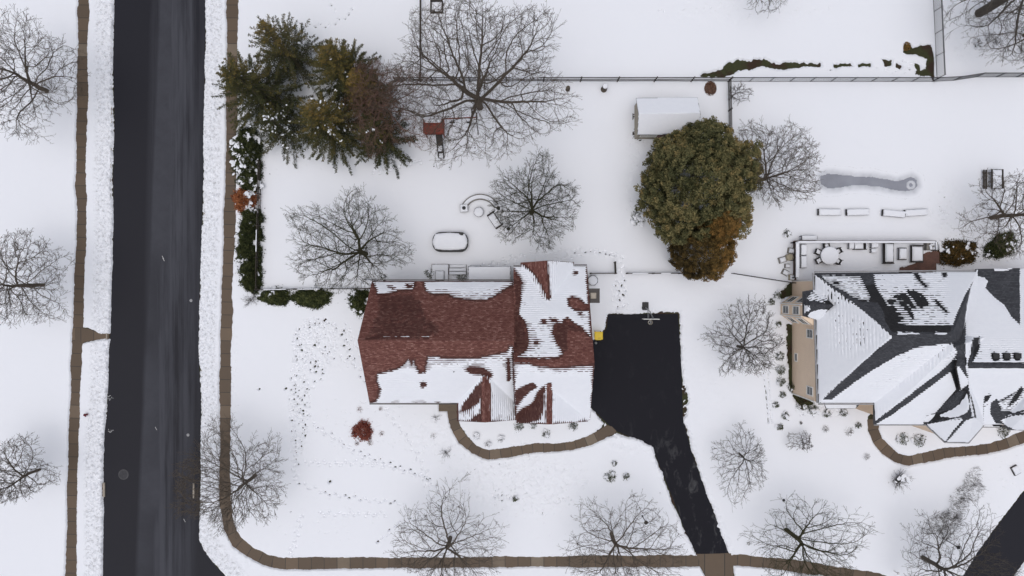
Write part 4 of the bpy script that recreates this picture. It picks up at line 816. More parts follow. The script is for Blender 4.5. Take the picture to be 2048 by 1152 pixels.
def roof_snow(parent, infos, S_, B_, bbox, thick=.075, st=.055, seed=3, rowh=.19, patchy=(), lines=1.0, jg=1.0, zones=()):
    xs = np.arange(bbox[0], bbox[1], st); ys = np.arange(bbox[2], bbox[3], st); X, Y = np.meshgrid(xs, ys); Z = np.full(X.shape, -1.0); NX = np.zeros(X.shape); NY = np.zeros(X.shape)
    for poly, (n, c) in infos:
        x0 = min(p[0] for p in poly) - .1; x1 = max(p[0] for p in poly) + .1; y0 = min(p[1] for p in poly) - .1; y1 = max(p[1] for p in poly) + .1
        i0, i1 = np.searchsorted(xs, (x0, x1)); j0, j1 = np.searchsorted(ys, (y0, y1)); sl = (slice(j0, j1), slice(i0, i1))
        if i1 <= i0 or j1 <= j0: continue
        ins = sdf_poly(X[sl], Y[sl], poly) < .02; z = c.z - (n.x * (X[sl] - c.x) + n.y * (Y[sl] - c.y)) / n.z
        b = ins & (z > Z[sl]); Z[sl] = np.where(b, z, Z[sl]); NX[sl] = np.where(b, n.x, NX[sl]); NY[sl] = np.where(b, n.y, NY[sl])
    ok = Z > 0; px, py = PX(X, Y, np.where(ok, Z, 6))
    sd = np.full(X.shape, -99.0)
    for q in S_: sd = np.maximum(sd, -sdf_poly(px, py, q))
    hor = np.abs(NX) > np.abs(NY)      # courses run across the slope
    slp = np.sqrt(NX ** 2 + NY ** 2) / np.sqrt(np.clip(1 - NX ** 2 - NY ** 2, .05, 1)); row = Z / (rowh * np.clip(slp, .15, 2) * 1.15); saw = np.abs((row % 1) - .5) * 2; u = np.where(hor, Y, X)
    # icicle-like teeth where the edge crosses the courses
    rg = np.random.RandomState(seed); teeth = vnoise(u * 1.0, np.floor(row) * 3.7, .30, seed + 5) - .5
    jag = 5.0 * teeth + 3.0 * fbm(X, Y, .8, seed + 9, 2)
    for q in B_: sd = np.minimum(sd, sdf_poly(px, py, q))
    sd = sd + jag * .85 * jg
    for q, lev in patchy:
        inside = ss(-sdf_poly(px, py, q) / 10); f = vnoise(u - row * .04, row * .05, .42, seed + 20) * .52 + vnoise(u, np.floor(row) * .77, .3, seed + 21) * .30 + (1 - saw) * .18
        sd = np.minimum(sd, np.where(inside > 0, (f - lev * inside) * 60, 99))
    t = ss(sd / 20.0); thin = 1 - t
    wav = vnoise(X, Y, 2.4, seed + 33); thin = np.clip(thin + .45 * ss((wav - .35) * 2.2) * (sd < 45), 0, 1)
    d = -.03 + (sd > -1.5) * (.03 + thick * ss((sd + 1.5) / 7)) - (.022 + .075 * thin) * saw * lines * (sd < 60) * (.55 + .9 * vnoise(X, Y, .9, seed + 30)) * (.4 + .6 * thin) + .018 * fbm(X, Y, .6, seed + 31, 2)
    d = d + .02 * t
    g = ss((saw - .45) / .4); zn = np.zeros(X.shape)
    for q, k_ in zones: zn = np.maximum(zn, k_ * ss(-sdf_poly(px, py, q) / 22))
    d = d - zn * g * .15 * np.clip(vnoise(u, np.floor(row + .5) * 1.31, .27, seed + 41) * 1.4 - .25 + .3 * vnoise(X, Y, 2.0, seed + 42), 0, 1)
    d = np.where(sd < -1.5, -.05, d); k = ok & (d > -.028)
    cell = ok[:-1, :-1] & ok[1:, :-1] & ok[:-1, 1:] & ok[1:, 1:] & (k[:-1, :-1] | k[1:, :-1] | k[:-1, 1:] | k[1:, 1:])
    zr = np.maximum(np.maximum(Z[:-1, :-1], Z[1:, :-1]), np.maximum(Z[:-1, 1:], Z[1:, 1:])) - np.minimum(np.minimum(Z[:-1, :-1], Z[1:, :-1]), np.minimum(Z[:-1, 1:], Z[1:, 1:])); cell &= zr < .4
    # curl down at the outer rim
    rim = np.zeros(X.shape, int); rim[:-1, :-1] += cell; rim[1:, :-1] += cell; rim[:-1, 1:] += cell; rim[1:, 1:] += cell
    d = np.where((rim < 4), np.minimum(d, -.02), d)
    used = np.full(X.shape, -1); m = rim > 0; used[m] = np.arange(m.sum())
    V = np.stack([X[m], Y[m], (Z + d)[m]], 1); F = np.stack([used[:-1, :-1][cell], used[:-1, 1:][cell], used[1:, 1:][cell], used[1:, :-1][cell]], 1)
    return link_mesh('roof_snow', np_mesh('roof_snow', V, F, True), M['cap'], parent, world=True)
def window(parent, c, wdt, hgt, nrm, sash=True):
    # framed window on a wall: c centre on the wall plane, nrm outward (x,y)
    c = Vector(c); n = Vector((nrm[0], nrm[1], 0)).normalized(); s = Vector((-n.y, n.x, 0)); u = Vector((0, 0, 1)); f = MB()
    for a, b, hz in ((-1, 1, 1), (-1, 1, -1)): f.bar(c + s * (-wdt / 2 - .1) + u * hz * (hgt / 2 + .05) + n * .03, c + s * (wdt / 2 + .1) + u * hz * (hgt / 2 + .05) + n * .03, .09 if hz < 0 else .08, .10)
    for sx in (-1, 1): f.bar(c + s * sx * (wdt / 2 + .05) - u * hgt / 2 + n * .028, c + s * sx * (wdt / 2 + .05) + u * hgt / 2 + n * .028, .10, .07)
    if sash: f.bar(c - s * wdt / 2 + n * .02, c + s * wdt / 2 + n * .02, .035, .03)
    fr = f.build('window', M['trim'], parent, world=True)
    g = MB(); vs = [c + s * (wdt / 2) * a + u * hgt / 2 * b + n * .012 for a, b in ((-1, -1), (1, -1), (1, 1), (-1, 1))]; g.add(vs, [(0, 1, 2, 3)])
    g.build('pane', M['glass'], fr)

def house_red():
    root = thing('red_roofed_house', P(960, 690), 'large house with a dark red shingle roof partly covered with snow', 'house'); ze, zr = 6.9, 13.1
    fx = lambda X, Y: (690 + X / 3.2, 500 + Y / 3.2); gx = lambda X, Y: (980 + X / 3.032, 500 + Y / 3.032)
    F = lambda L: [fx(*p) for p in L]; G = lambda L: [gx(*p) for p in L]
    Sn = [F([(170, 195), (452, 195), (440, 240), (430, 255), (350, 258), (300, 272), (250, 285), (205, 282), (200, 250), (180, 215)]),
          F([(508, 195), (1080, 195), (1078, 222), (1050, 235), (1000, 265), (950, 300), (900, 318), (840, 322), (780, 318), (700, 305), (650, 285), (560, 285), (520, 260), (506, 220)]),
          F([(205, 795), (300, 770), (370, 742), (405, 700), (425, 735), (440, 700), (450, 735), (475, 785), (510, 785), (530, 680), (700, 690), (860, 690), (960, 668), (1035, 655), (1055, 615), (1075, 615), (1080, 860), (1092, 880), (1094, 1100), (718, 1095), (716, 986), (150, 986), (200, 965), (225, 890), (205, 850)]),
          F([(128, 557), (300, 551), (540, 553), (540, 559), (300, 560), (128, 567)]),
          G([(130, 96), (190, 80), (240, 118), (280, 160), (310, 210), (345, 290), (352, 298), (362, 290), (358, 200), (347, 55), (500, 62), (520, 92), (590, 92), (597, 330), (575, 325), (550, 300), (500, 285), (475, 300), (480, 335), (510, 360), (560, 368), (606, 362), (610, 525), (590, 510), (560, 470), (510, 445), (470, 410), (445, 425), (440, 445), (400, 440), (385, 465), (380, 500), (400, 545), (410, 575), (440, 605), (440, 640), (400, 655), (300, 658), (165, 650), (165, 640), (220, 600), (232, 560), (225, 480), (210, 430), (180, 400), (175, 380), (185, 300), (195, 200), (180, 160), (150, 118)]),
          G([(143, 700), (150, 690), (230, 688), (300, 710), (400, 715), (500, 708), (630, 695), (612, 1040), (372, 1056), (345, 1056), (158, 1046)])]
    Bn = [F([(775, 770), (800, 750), (850, 748), (900, 765), (938, 800), (925, 824), (905, 808), (870, 792), (820, 790)]), F([(886, 810), (912, 812), (932, 880), (926, 990), (930, 1110), (810, 1090), (830, 1068), (866, 1048), (874, 900)]),
          F([(878, 845), (870, 920), (852, 975), (815, 1005), (780, 1022), (738, 1035), (760, 985), (800, 930), (850, 870)]), F([(485, 850), (500, 842), (516, 850), (518, 870), (500, 882), (486, 875)]), F([(1040, 700), (1050, 700), (1058, 820), (1046, 835), (1040, 790)]),
          F([(278, 232), (300, 232), (318, 242), (290, 246)]), F([(395, 226), (430, 226), (436, 238), (405, 240)]),
          G([(345, 815), (368, 808), (374, 860), (372, 1062), (345, 1062)]), G([(333, 820), (330, 900), (318, 960), (300, 1022), (240, 1048), (160, 1050), (160, 1000), (200, 965), (255, 935), (280, 890), (287, 858)]), G([(152, 850), (200, 832), (260, 805), (285, 830), (240, 855), (205, 890), (165, 935), (155, 930)]),
          G([(272, 555), (286, 555), (286, 567), (272, 567)]), G([(540, 378), (555, 376), (556, 390), (542, 390)]), G([(515, 133), (526, 133), (526, 143), (515, 143)]), G([(318, 425), (335, 425), (338, 440), (320, 440)]), G([(365, 415), (400, 420), (412, 440), (380, 432)])]
    dark = F([(200, 285), (430, 262), (500, 330), (540, 430), (615, 470), (610, 555), (130, 555), (190, 400)]); dk2 = G([(140, 110), (200, 180), (190, 420), (235, 520), (230, 610), (145, 660)]); dk3 = G([(380, 470), (450, 410), (560, 470), (600, 520), (480, 500), (480, 620), (400, 655)])
    def wet(px, py):
        sn = np.full(px.shape, 99.0)
        for q in Sn: sn = np.minimum(sn, sdf_poly(px, py, q))
        v = ss((9 - sn) / 12)
        for q, s_ in ((dark, .66), (dk2, .9), (dk3, .8)): v = np.maximum(v, s_ * ss(-sdf_poly(px, py, q) / 14 + .3))
        for q in (G([(345, 815), (368, 808), (374, 860), (372, 1062), (345, 1062)]), F([(886, 810), (912, 812), (932, 880), (926, 990), (930, 1110), (872, 1110)])): v = np.where(sdf_poly(px, py, q) < 1, 0, v)
        return v
    inf = []
    inf += roof(root, 'roof', [(744, 562, ze), (1028, 562, ze), (1028, 681, zr), (715, 681, zr), (739, 806, ze), (1030, 806, ze)], [(0, 1, 2, 3), (3, 2, 5, 4)], 'red_shingle', wet)
    inf += roof(root, 'roof', [(1027, 534, ze), (1174, 532, ze), (1189, 726, zr), (1027, 726, zr), (1031, 841, ze), (1180, 840, ze)], [(0, 1, 2, 3), (3, 2, 5, 4)], 'red_shingle', wet)
    inf += roof(root, 'gable_roof', [(1041, 525, ze), (1095, 521, 9.35), (1148, 524, ze), (1096, 602, 9.35), (1041, 560, ze), (1148, 560, ze)], [(0, 1, 3, 4), (1, 2, 5, 3)], 'red_shingle', wet)
    inf += roof(root, 'gable_roof', [(914, 842, ze), (970, 845, 10.0), (1031, 840, ze), (969, 745, 10.0), (914, 780, ze), (1031, 780, ze)], [(0, 1, 3, 4), (1, 2, 5, 3)], 'red_shingle', wet)
    inf += roof(root, 'gable_roof', [(1032, 846, ze), (1097, 849, 10.55), (1176, 843, ze), (1098, 765, 10.55), (1032, 780, ze), (1176, 780, ze)], [(0, 1, 3, 4), (1, 2, 5, 3)], 'red_shingle', wet)
    Z = [(F([(480, 235), (1090, 190), (1090, 250), (900, 345), (700, 330), (530, 300)]), .7), (F([(190, 195), (450, 195), (450, 300), (200, 300)]), .35), (F([(500, 660), (1070, 600), (1070, 790), (760, 800), (500, 790)]), .62), (F([(190, 700), (480, 700), (480, 900), (190, 960)]), .3),
         (G([(190, 410), (470, 390), (460, 670), (140, 670)]), .8), (G([(480, 340), (625, 340), (625, 540), (540, 480)]), .8), (G([(130, 680), (650, 680), (640, 790), (130, 790)]), .7), (G([(130, 560), (200, 560), (150, 1100)]), .5), (F([(925, 880), (1090, 940), (1095, 1110), (920, 1110)]), .55), (F([(720, 980), (870, 980), (870, 1110), (700, 1110)]), .8), (G([(370, 960), (620, 960), (620, 1070), (370, 1070)]), .4), (G([(150, 150), (360, 150), (360, 420), (150, 420)]), .3)]
    roof_snow(root, inf, Sn, Bn, (-16, 10, -16, 3.6), lines=.8, jg=.6, zones=Z, st=.05)
    # walls with gable triangles
    def wz(px, py, z): p = P(px, py, z); return p
    walls = MB(); y0, y1, x0, x1 = -12.35, .45, -15.0, .2
    walls.prism([(x0, y0), (x1, y0), (x1, y1), (x0, y1)], 0, ze - .18); walls.prism([(.2, -14.1), (8.0, -14.1), (8.0, 2.1), (.2, 2.1)], 0, ze - .18)
    for x in (x0 + .001, 7.999):
        if x < 0: walls.prism([(x, y0), (x + .2, y0), (x + .2, y1), (x, y1)], ze - .18, ze - .17); walls.add([(x, y0, ze - .18), (x, y1, ze - .18), (x, -5.26, zr - .45), (x + .2, y0, ze - .18), (x + .2, y1, ze - .18), (x + .2, -5.26, zr - .45)], [(0, 1, 2), (5, 4, 3), (0, 2, 5, 3), (1, 4, 5, 2)])
        else: walls.add([(x, -14.1, ze - .18), (x, 2.1, ze - .18), (x, -7.4, zr - .45), (x - .2, -14.1, ze - .18), (x - .2, 2.1, ze - .18), (x - .2, -7.4, zr - .45)], [(2, 1, 0), (3, 4, 5), (3, 5, 2, 0), (2, 5, 4, 1)])
    walls.add([(.05, -5.3, 11.1), (.05, .5, 7.0), (.05, -5.3, 13.0), (.15, -5.3, 11.1), (.15, .5, 7.0), (.15, -5.3, 13.0)], [(0, 1, 2), (5, 4, 3), (0, 3, 4, 1), (1, 4, 5, 2), (2, 5, 3, 0)])
    for xa, xb, yf, yb in ((P(914, 840, ze).x + .35, P(1031, 840, ze).x - .3, P(0, 843, ze).y + .45, -12.3), (P(1032, 840, ze).x + .35, P(1176, 840, ze).x - .35, P(0, 846, ze).y + .45, -14.0)):
        walls.prism([(xa, yf), (xb, yf), (xb, yb), (xa, yb)], 0, ze - .19); xm = (xa + xb) / 2; zt = 9.4 if yb > -13 else 9.9
        walls.add([(xa, yf, ze - .19), (xb, yf, ze - .19), (xm, yf, zt), (xa, yf + .2, ze - .19), (xb, yf + .2, ze - .19), (xm, yf + .2, zt)], [(0, 1, 2), (5, 4, 3), (0, 2, 5, 3), (1, 4, 5, 2)])
    xa, xb = P(1041, 0, ze).x + .3, P(1148, 0, ze).x - .3; walls.prism([(xa, 2.1), (xb, 2.1), (xb, 2.6), (xa, 2.6)], 0, ze - .2); walls.add([(xa, 2.6, ze - .2), (xb, 2.6, ze - .2), ((xa + xb) / 2, 2.6, 9.0)], [(2, 1, 0)])
    walls.build('walls', M['cream'], root, world=True)
    for x in (-13, -10, -7): window(root, (x, y0, 5.0), 1.1, 1.4, (0, -1)); window(root, (x, y0, 1.9), 1.1, 1.5, (0, -1))
    for x in (-13, -10, -3, -6.5): window(root, (x, y1, 5.0), 1.1, 1.4, (0, 1)); window(root, (x, y1, 1.9), 1.1, 1.5, (0, 1))
    for y in (-9.5, -2.5): window(root, (x0, y, 5.0), 1.0, 1.4, (-1, 0)); window(root, (x0, y, 1.9), 1.0, 1.4, (-1, 0))
    window(root, (P(970, 0, ze).x, P(0, 843, ze).y + .45, 4.8), 1.6, 1.5, (0, -1)); window(root, (P(970, 0, ze).x, P(0, 843, ze).y + .45, 1.8), 1.8, 1.5, (0, -1)); window(root, (P(1100, 0, ze).x, P(0, 846, ze).y + .45, 4.8), 1.8, 1.4, (0, -1)); window(root, (P(1100, 0, ze).x, P(0, 846, ze).y + .45, 1.8), 1.8, 1.5, (0, -1))
    for y in (-12, -8.6): window(root, (8.0, y, 5.2), 1.1, 1.2, (1, 0))
    for yc in (-12.0, -8.7, -5.6):
        g = MB(); g.box((8.04, yc, 1.15), (.08, 2.6, 2.3)); [g.box((8.09, yc, .35 + k * .55), (.03, 2.45, .47)) for k in range(4)]; g.build('garage_door', M['garage'], root, world=True)
    d = MB(); d.box((P(896, 0).x, y0 - .05, 1.2), (1.1, .1, 2.2)); dr = d.build('door', M['door'], root, world=True); MB().lathe((P(896, 0).x + .4, y0 - .16, 1.1), [(.02, 0), (.05, .02), (.05, .06), (.02, .08)], 8).build('handle', M['metal'], dr)
    # gutters
    for (u, v, oy) in (((744, 561), (1028, 561), .06), ((739, 807), (914, 807), -.05), ((1027, 533), (1040, 533), .06), ((1149, 531), (1174, 531), .06)):
        MB().bar(P(*u, ze) + Vector((0, oy, -.06)), P(*v, ze) + Vector((0, oy, -.06)), .12, .12).build('gutter', M['gutter'], root, world=True)
    # chimney with siding and metal chase cover
    ch = MB(); c0 = (8.05, 9.35, -1.55, -.1); ch.prism([(c0[0], c0[2]), (c0[1], c0[2]), (c0[1], c0[3]), (c0[0], c0[3])], 0, 8.3); cm = ch.build('chimney', M['cream'], root, world=True)
    cc = ((c0[0] + c0[1]) / 2, (c0[2] + c0[3]) / 2); m = MB(); m.box((cc[0], cc[1], 8.36), (1.42, 1.56, .12)); m.box((cc[0], cc[1], 8.47), (.9, .9, .1)); k = m.build('cover', M['gutter'], cm); m = MB(); m.box((cc[0], cc[1], 8.62), (.60, .62, .2)); m.box((cc[0], cc[1], 8.74), (.5, .5, .04)); m.build('flue', M['conc'], cm)
    for (px, py, z) in ((1072, 685, 12.0), (846, 768, 8.9), (908, 743, 10.1), (1151, 545, 7.3), (1160, 627, 9.8)):
        p = P(px, py, z); MB().tube([p - Vector((0, 0, .6)), p + Vector((0, 0, .35))], .055, 10).build('vent_pipe', M['black'], root, world=True)
    return root

def house_grey():
    root = thing('beige_house', P(1800, 690), 'big beige sided house with a dark grey hipped roof under snow', 'house'); ze = 6.2
    A = lambda L: [(1540 + x / 3.388, 520 + y / 3.388) for x, y in L]; B = lambda L: [(1740 + x / 2.618, 500 + y / 2.618) for x, y in L]; C = lambda L: [(1860 + x / 5.234, 680 + y / 5.234) for x, y in L]
    D = lambda L: [(1800 + x / 3.149, 640 + y / 3.149) for x, y in L]
    Sn = [A([(290, 85), (410, 180), (560, 285), (700, 400), (836, 525), (740, 600), (600, 720), (450, 850), (335, 965), (312, 965), (308, 700), (300, 440), (235, 370), (330, 345), (420, 318), (432, 312), (380, 285), (340, 255), (300, 215)]),
          A([(350, 104), (610, 108), (640, 160), (680, 250), (670, 280), (600, 265), (540, 240), (490, 205), (430, 175), (380, 140)]), A([(230, 300), (262, 310), (268, 340), (232, 368)]), A([(250, 260), (280, 220), (310, 240), (330, 262), (400, 300), (380, 300), (320, 270), (270, 270)]),
          [(1747, 548), (1955, 541), (1951, 556), (1931, 588), (1919.5, 614.6), (1906, 651), (1885, 651), (1832, 651), (1797, 647), (1790, 630), (1778, 614.6), (1763, 592), (1751, 572)],
          B([(145, 428), (258, 432), (258, 441), (145, 441)]), B([(338, 430), (405, 432), (400, 440), (340, 439)]),
          B([(540, 150), (560, 110), (567, 300), (575, 370), (580, 450), (560, 455), (545, 480), (520, 580), (515, 610), (512, 680), (498, 600), (497, 500), (498, 400), (500, 330), (515, 250)]),
          B([(560, 140), (600, 148), (615, 165), (600, 200), (650, 250), (700, 290), (740, 350), (785, 395), (790, 380), (785, 76), (806, 76), (1100, 76), (1100, 590), (520, 592), (510, 604), (540, 570)]), B([(650, 88), (745, 82), (742, 100), (700, 106), (655, 105)]),
          [(1652, 808), (1662, 801), (1705, 768), (1747, 738), (1801, 708), (1824, 697), (1855, 691), (1904, 687)] + B([(460, 535), (430, 584), (370, 634), (250, 726), (110, 836), (60, 872), (26, 900), (20, 812)]),
          D([(-175, 668), (-60, 602), (0, 560), (130, 466), (250, 372), (345, 303), (372, 295), (400, 330), (428, 370), (432, 405), (412, 420), (340, 470), (280, 520), (225, 585), (165, 605), (150, 640), (150, 668)]), D([(160, 606), (225, 588), (330, 560), (370, 530), (400, 480), (422, 425), (433, 470), (428, 560), (415, 580), (370, 602), (280, 620), (180, 644), (150, 642)]),
          D([(425, 290), (430, 300), (1100, 305), (1100, 430), (800, 420), (700, 470), (620, 512), (560, 462), (528, 500), (526, 690), (430, 775), (286, 775), (370, 682), (412, 632), (466, 613), (456, 560), (441, 470), (437, 430), (428, 380)]),
          D([(176, 652), (300, 633), (392, 622), (396, 630), (350, 680), (281, 770), (150, 668)]),
          B([(672, 800), (700, 790), (806, 715), (1100, 700), (1100, 850), (740, 850), (680, 840)]), B([(680, 890), (740, 867), (806, 860), (1100, 860), (1100, 960), (760, 945), (722, 925)]), C([(560, 700), (600, 680), (640, 640), (632, 775), (690, 868), (745, 875), (800, 910), (560, 912)]), C([(560, 560), (700, 560), (690, 630), (560, 700)])]
    Bn = [B([(545, 460), (575, 455), (570, 510), (545, 560), (523, 585), (530, 520)]),
          B([(636, 545), (650, 535), (672, 545), (678, 570), (655, 580), (640, 570)]), B([(693, 545), (710, 535), (730, 545), (736, 570), (713, 580), (697, 570)]), B([(749, 545), (765, 535), (785, 545), (792, 570), (770, 580), (753, 570)]),
          B([(225, 122), (250, 122), (265, 140), (262, 155), (300, 190), (290, 195), (245, 150)]), B([(375, 120), (400, 120), (405, 135), (385, 138)]), B([(340, 262), (350, 262), (405, 322), (400, 328), (350, 285)]), A([(430, 148), (468, 150), (465, 165), (430, 160)]),
          C([(955, 490), (980, 520), (900, 640), (850, 660), (860, 610)]), C([(700, 650), (740, 700), (740, 740), (850, 740), (850, 790), (720, 800)]), C([(575, 590), (640, 575), (600, 640), (565, 660)])]
    Pa = [(B([(140, 210), (230, 190), (320, 235), (330, 300), (250, 330), (240, 395), (90, 395), (60, 260)]), .60), (B([(700, 790), (806, 730), (1000, 720), (1000, 840), (700, 840)]), .42), (A([(500, 190), (620, 230), (680, 300), (560, 260)]), .5), (A([(420, 300), (800, 480), (780, 560), (430, 560)]), .10)]
    def wet(px, py):
        sn = np.full(px.shape, 99.0)
        for q in Sn: sn = np.minimum(sn, sdf_poly(px, py, q))
        v = ss((4 - sn) / 8); q = A([(530, 230), (640, 160), (750, 150), (900, 300), (900, 480), (830, 500), (790, 440), (740, 300), (620, 285)]); v = np.maximum(v, ss(-sdf_poly(px, py, q) / 3)); v = np.maximum(v, ss(-sdf_poly(px, py, B([(140, 390), (430, 395), (430, 432), (140, 440)])) / 3)); return v
    inf = []
    inf += roof(root, 'roof', [(1629, 546, ze), (1953, 543, ze), (1955, 806, ze), (1637, 806, ze), (1785, 669, 12.6), (1905, 668, 12.6)], [(0, 1, 5, 4), (1, 2, 5), (2, 3, 4, 5), (3, 0, 4)], 'grey_shingle', wet)
    inf += roof(root, 'roof', [(1748, 849, ze), (2080, 849, ze), (2080, 640, ze), (1748, 620, ze), (1914, 692, 12.3)], [(0, 1, 4), (1, 2, 4), (2, 3, 4), (3, 0, 4)], 'grey_shingle', wet)
    inf += roof(root, 'roof', [(1935, 849, ze), (2170, 849, ze), (2170, 731, 12.0), (1912, 731, 12.0), (1953, 538, ze), (2170, 533, ze)], [(0, 1, 2, 3), (3, 2, 5, 4), (3, 4, 0)], 'grey_shingle', wet)
    inf += roof(root, 'turret_roof', [(1946, 832, 10.3), (1934, 745, 10.3), (1968, 790, ze), (1967, 850, ze), (1937, 885, ze), (1889, 884, ze), (1852, 849, ze), (1852, 790, ze)], [(1, 0, 3, 2), (1, 7, 6, 0), (0, 6, 5), (0, 5, 4), (0, 4, 3)], 'grey_shingle', wet)
    inf += roof(root, 'gable_roof', [(1994, 801, ze), (1996, 836, ze), (2018, 860, ze), (2075, 862, ze), (2160, 862, ze), (2058, 822, 9.6), (2058, 760, 9.6), (1994, 770, ze)], [(7, 0, 1, 5, 6), (1, 2, 5), (2, 3, 5), (3, 4, 5)], 'grey_shingle', wet)
    inf += roof(root, 'bay_roof', [(1606, 583, ze), (1606, 632, ze), (1634, 640, ze), (1634, 578, ze), (1668, 611, 8.4), (1622, 607, 7.3)], [(0, 5, 1), (0, 3, 4, 5), (5, 4, 2, 1)], 'grey_shingle', wet)
    inf += roof(root, 'porch_roof', [(1935, 770, 4.5), (2012, 770, 4.5), (2012, 855, 3.9), (1935, 855, 3.9)], [(0, 1, 2, 3)], 'grey_shingle', wet, thick=.15)
    inf += roof(root, 'porch_roof', [(1640, 780, 4.6), (1745, 780, 4.6), (1712, 817, 3.9), (1652, 817, 3.9)], [(0, 1, 2, 3)], 'grey_shingle', wet, thick=.15)
    Sn.append([(1640, 800), (1715, 800), (1712, 818), (1650, 818)])
    roof_snow(root, inf, Sn, Bn, (31, 62, -17.5, 2.6), seed=13, patchy=Pa, thick=.07, lines=.28, jg=.22, st=.05, zones=[([(1640, 540), (1760, 540), (1760, 620), (1640, 620)], .95), ([(1740, 540), (1900, 540), (1920, 670), (1740, 670)], .6), (B([(40, 180), (200, 130), (350, 180), (450, 330), (440, 420), (60, 420)]), 1.0), (A([(360, 310), (560, 310), (850, 500), (760, 610), (520, 700), (380, 620)]), .66),
        ([(1690, 790), (1801, 700), (1910, 670), (1925, 720), (1790, 790)], .6), (B([(20, 790), (120, 790), (120, 850), (20, 860)]), .8), (B([(300, 860), (420, 830), (530, 700), (530, 900)]), .25), (B([(660, 780), (810, 700), (1000, 700), (1000, 870), (660, 880)]), 1.0), (B([(500, 440), (806, 440), (806, 600), (500, 600)]), .45), (A([(230, 200), (330, 200), (430, 320), (230, 380)]), .9)])
    w_ = MB(); xw = 33.6; y1, y0 = .8, -12.6
    w_.prism([(xw, y0), (51.0, y0), (51.0, y1), (xw, y1)], 0, ze - .2)
    w_.prism([(41.0, -14.4), (61.0, -14.4), (61.0, y0 - .01), (41.0, y0 - .01)], 0, ze - .21)
    w_.prism([(51.01, y0), (61.0, y0), (61.0, 1.8), (51.01, 1.8)], 0, ze - .22)
    tp = [(P(x, y, ze) ) for x, y in ((1855, 847), (1890, 880), (1936, 881), (1964, 848))]; tw = [(p.x, p.y + .25) for p in tp]; w_.prism([(tw[0][0] + .3, -14.41), tw[0], (tw[1][0] + .1, tw[1][1]), (tw[2][0] - .1, tw[2][1]), (tw[3][0] - .3, tw[3][1]), (tw[3][0] - .3, -14.41)][::-1], 0, ze - .23)
    g0 = P(1998, 800, ze).x; w_.prism([(g0, -14.41), (61, -14.41), (61, P(0, 858, ze).y + .2), (P(2020, 0, ze).x, P(0, 858, ze).y + .2), (g0, P(0, 836, ze).y)], 0, ze - .24)
    w_.build('walls', M['beige'], root, world=True)
    bay = MB(); bp = [(33.59, -.85), (32.15, -1.85), (32.15, -3.2), (33.59, -4.25)]; bay.prism(bp, 0, ze - .19); bo = bay.build('bay', M['beige'], root, world=True)
    def bw(a, b, z, wd, hg):
        a = Vector(a); b = Vector(b); m = (a + b) / 2; d = (b - a).normalized(); n = Vector((-d.y, d.x)); n = n if n.x < 0 else -n; window(root, (m.x, m.y, z), wd, hg, n)
    for z in (1.75, 4.55): bw(bp[1], bp[2], z, .82, 1.5); bw(bp[0], bp[1], z, .95, 1.5); bw(bp[3], bp[2], z, .95, 1.5)
    window(root, (xw, -5.15, 4.8), .85, 1.35, (-1, 0)); window(root, (xw, -11.6, 4.8), .85, 1.35, (-1, 0)); window(root, (xw, -8.2, 1.2), .8, .5, (-1, 0), False)
    for (x, y) in ((xw - .03, y1 + .02), (xw - .03, y0 - .02), (bp[1][0] - .02, bp[1][1]), (bp[2][0] - .02, bp[2][1])): MB().box((x, y, 3), (.12, .12, 5.9)).build('corner_board', M['trim'], root, world=True)
    # entry beside the porch: pale post and recessed door wall
    e = P(1742, 808, 5.0); q = MB(); q.box((P(1741, 0, 4.5).x, -12.95, 2.9), (.55, .65, 5.8)); q.build('entry_column', M['beige'], root, world=True)
    q = MB(); q.box((P(1722, 0, 2).x, -13.6, .6), (2.2, .16, 1.2)); q.build('entry_wall', M['beige'], root, world=True)
    q = MB(); q.box((P(1722, 0, 0).x, -12.7, 1.2), (1.2, .08, 2.2)); q.build('door', M['door'], root, world=True)
    for x in (43, 45.0): window(root, (x, -14.4, 4.6), 1.0, 1.4, (0, -1))
    for x in (36.5, 39.5, 44, 47.5): window(root, (x, y1, 4.6), 1.1, 1.4, (0, 1)); window(root, (x, y1, 1.9), 1.1, 1.4, (0, 1))
    for (u, v, o_) in (((1629, 545), (1953, 542), (0, .07)), ((1628, 546), (1636, 806), (-.07, 0)), ((1637, 807), (1748, 807), (0, -.07))):
        MB().bar(P(*u, ze) + Vector((*o_, -.06)), P(*v, ze) + Vector((*o_, -.06)), .14, .12).build('gutter', M['grey_gutter'], root, world=True)
    g = MB(); pts = [(1748, 849), (1852, 849), (1889, 884), (1937, 885), (1967, 850), (1968, 790)]
    for u, v in zip(pts[:-1], pts[1:]): g.bar(P(u[0], u[1] + .8, ze - .06), P(v[0], v[1] + .8, ze - .06), .12, .12)
    g.build('gutter', M['grey_gutter'], root, world=True)
    for (x, y) in ((1990, 713), (2012, 713), (2034, 713)):
        p = P(x, y, 11.4); m = MB(); m.box(p + Vector((0, .05, .02)), (.5, .5, .25)); m.box(p + Vector((0, .05, .18)), (.62, .62, .07)); m.build('roof_vent', M['black'], root, world=True)
    return root

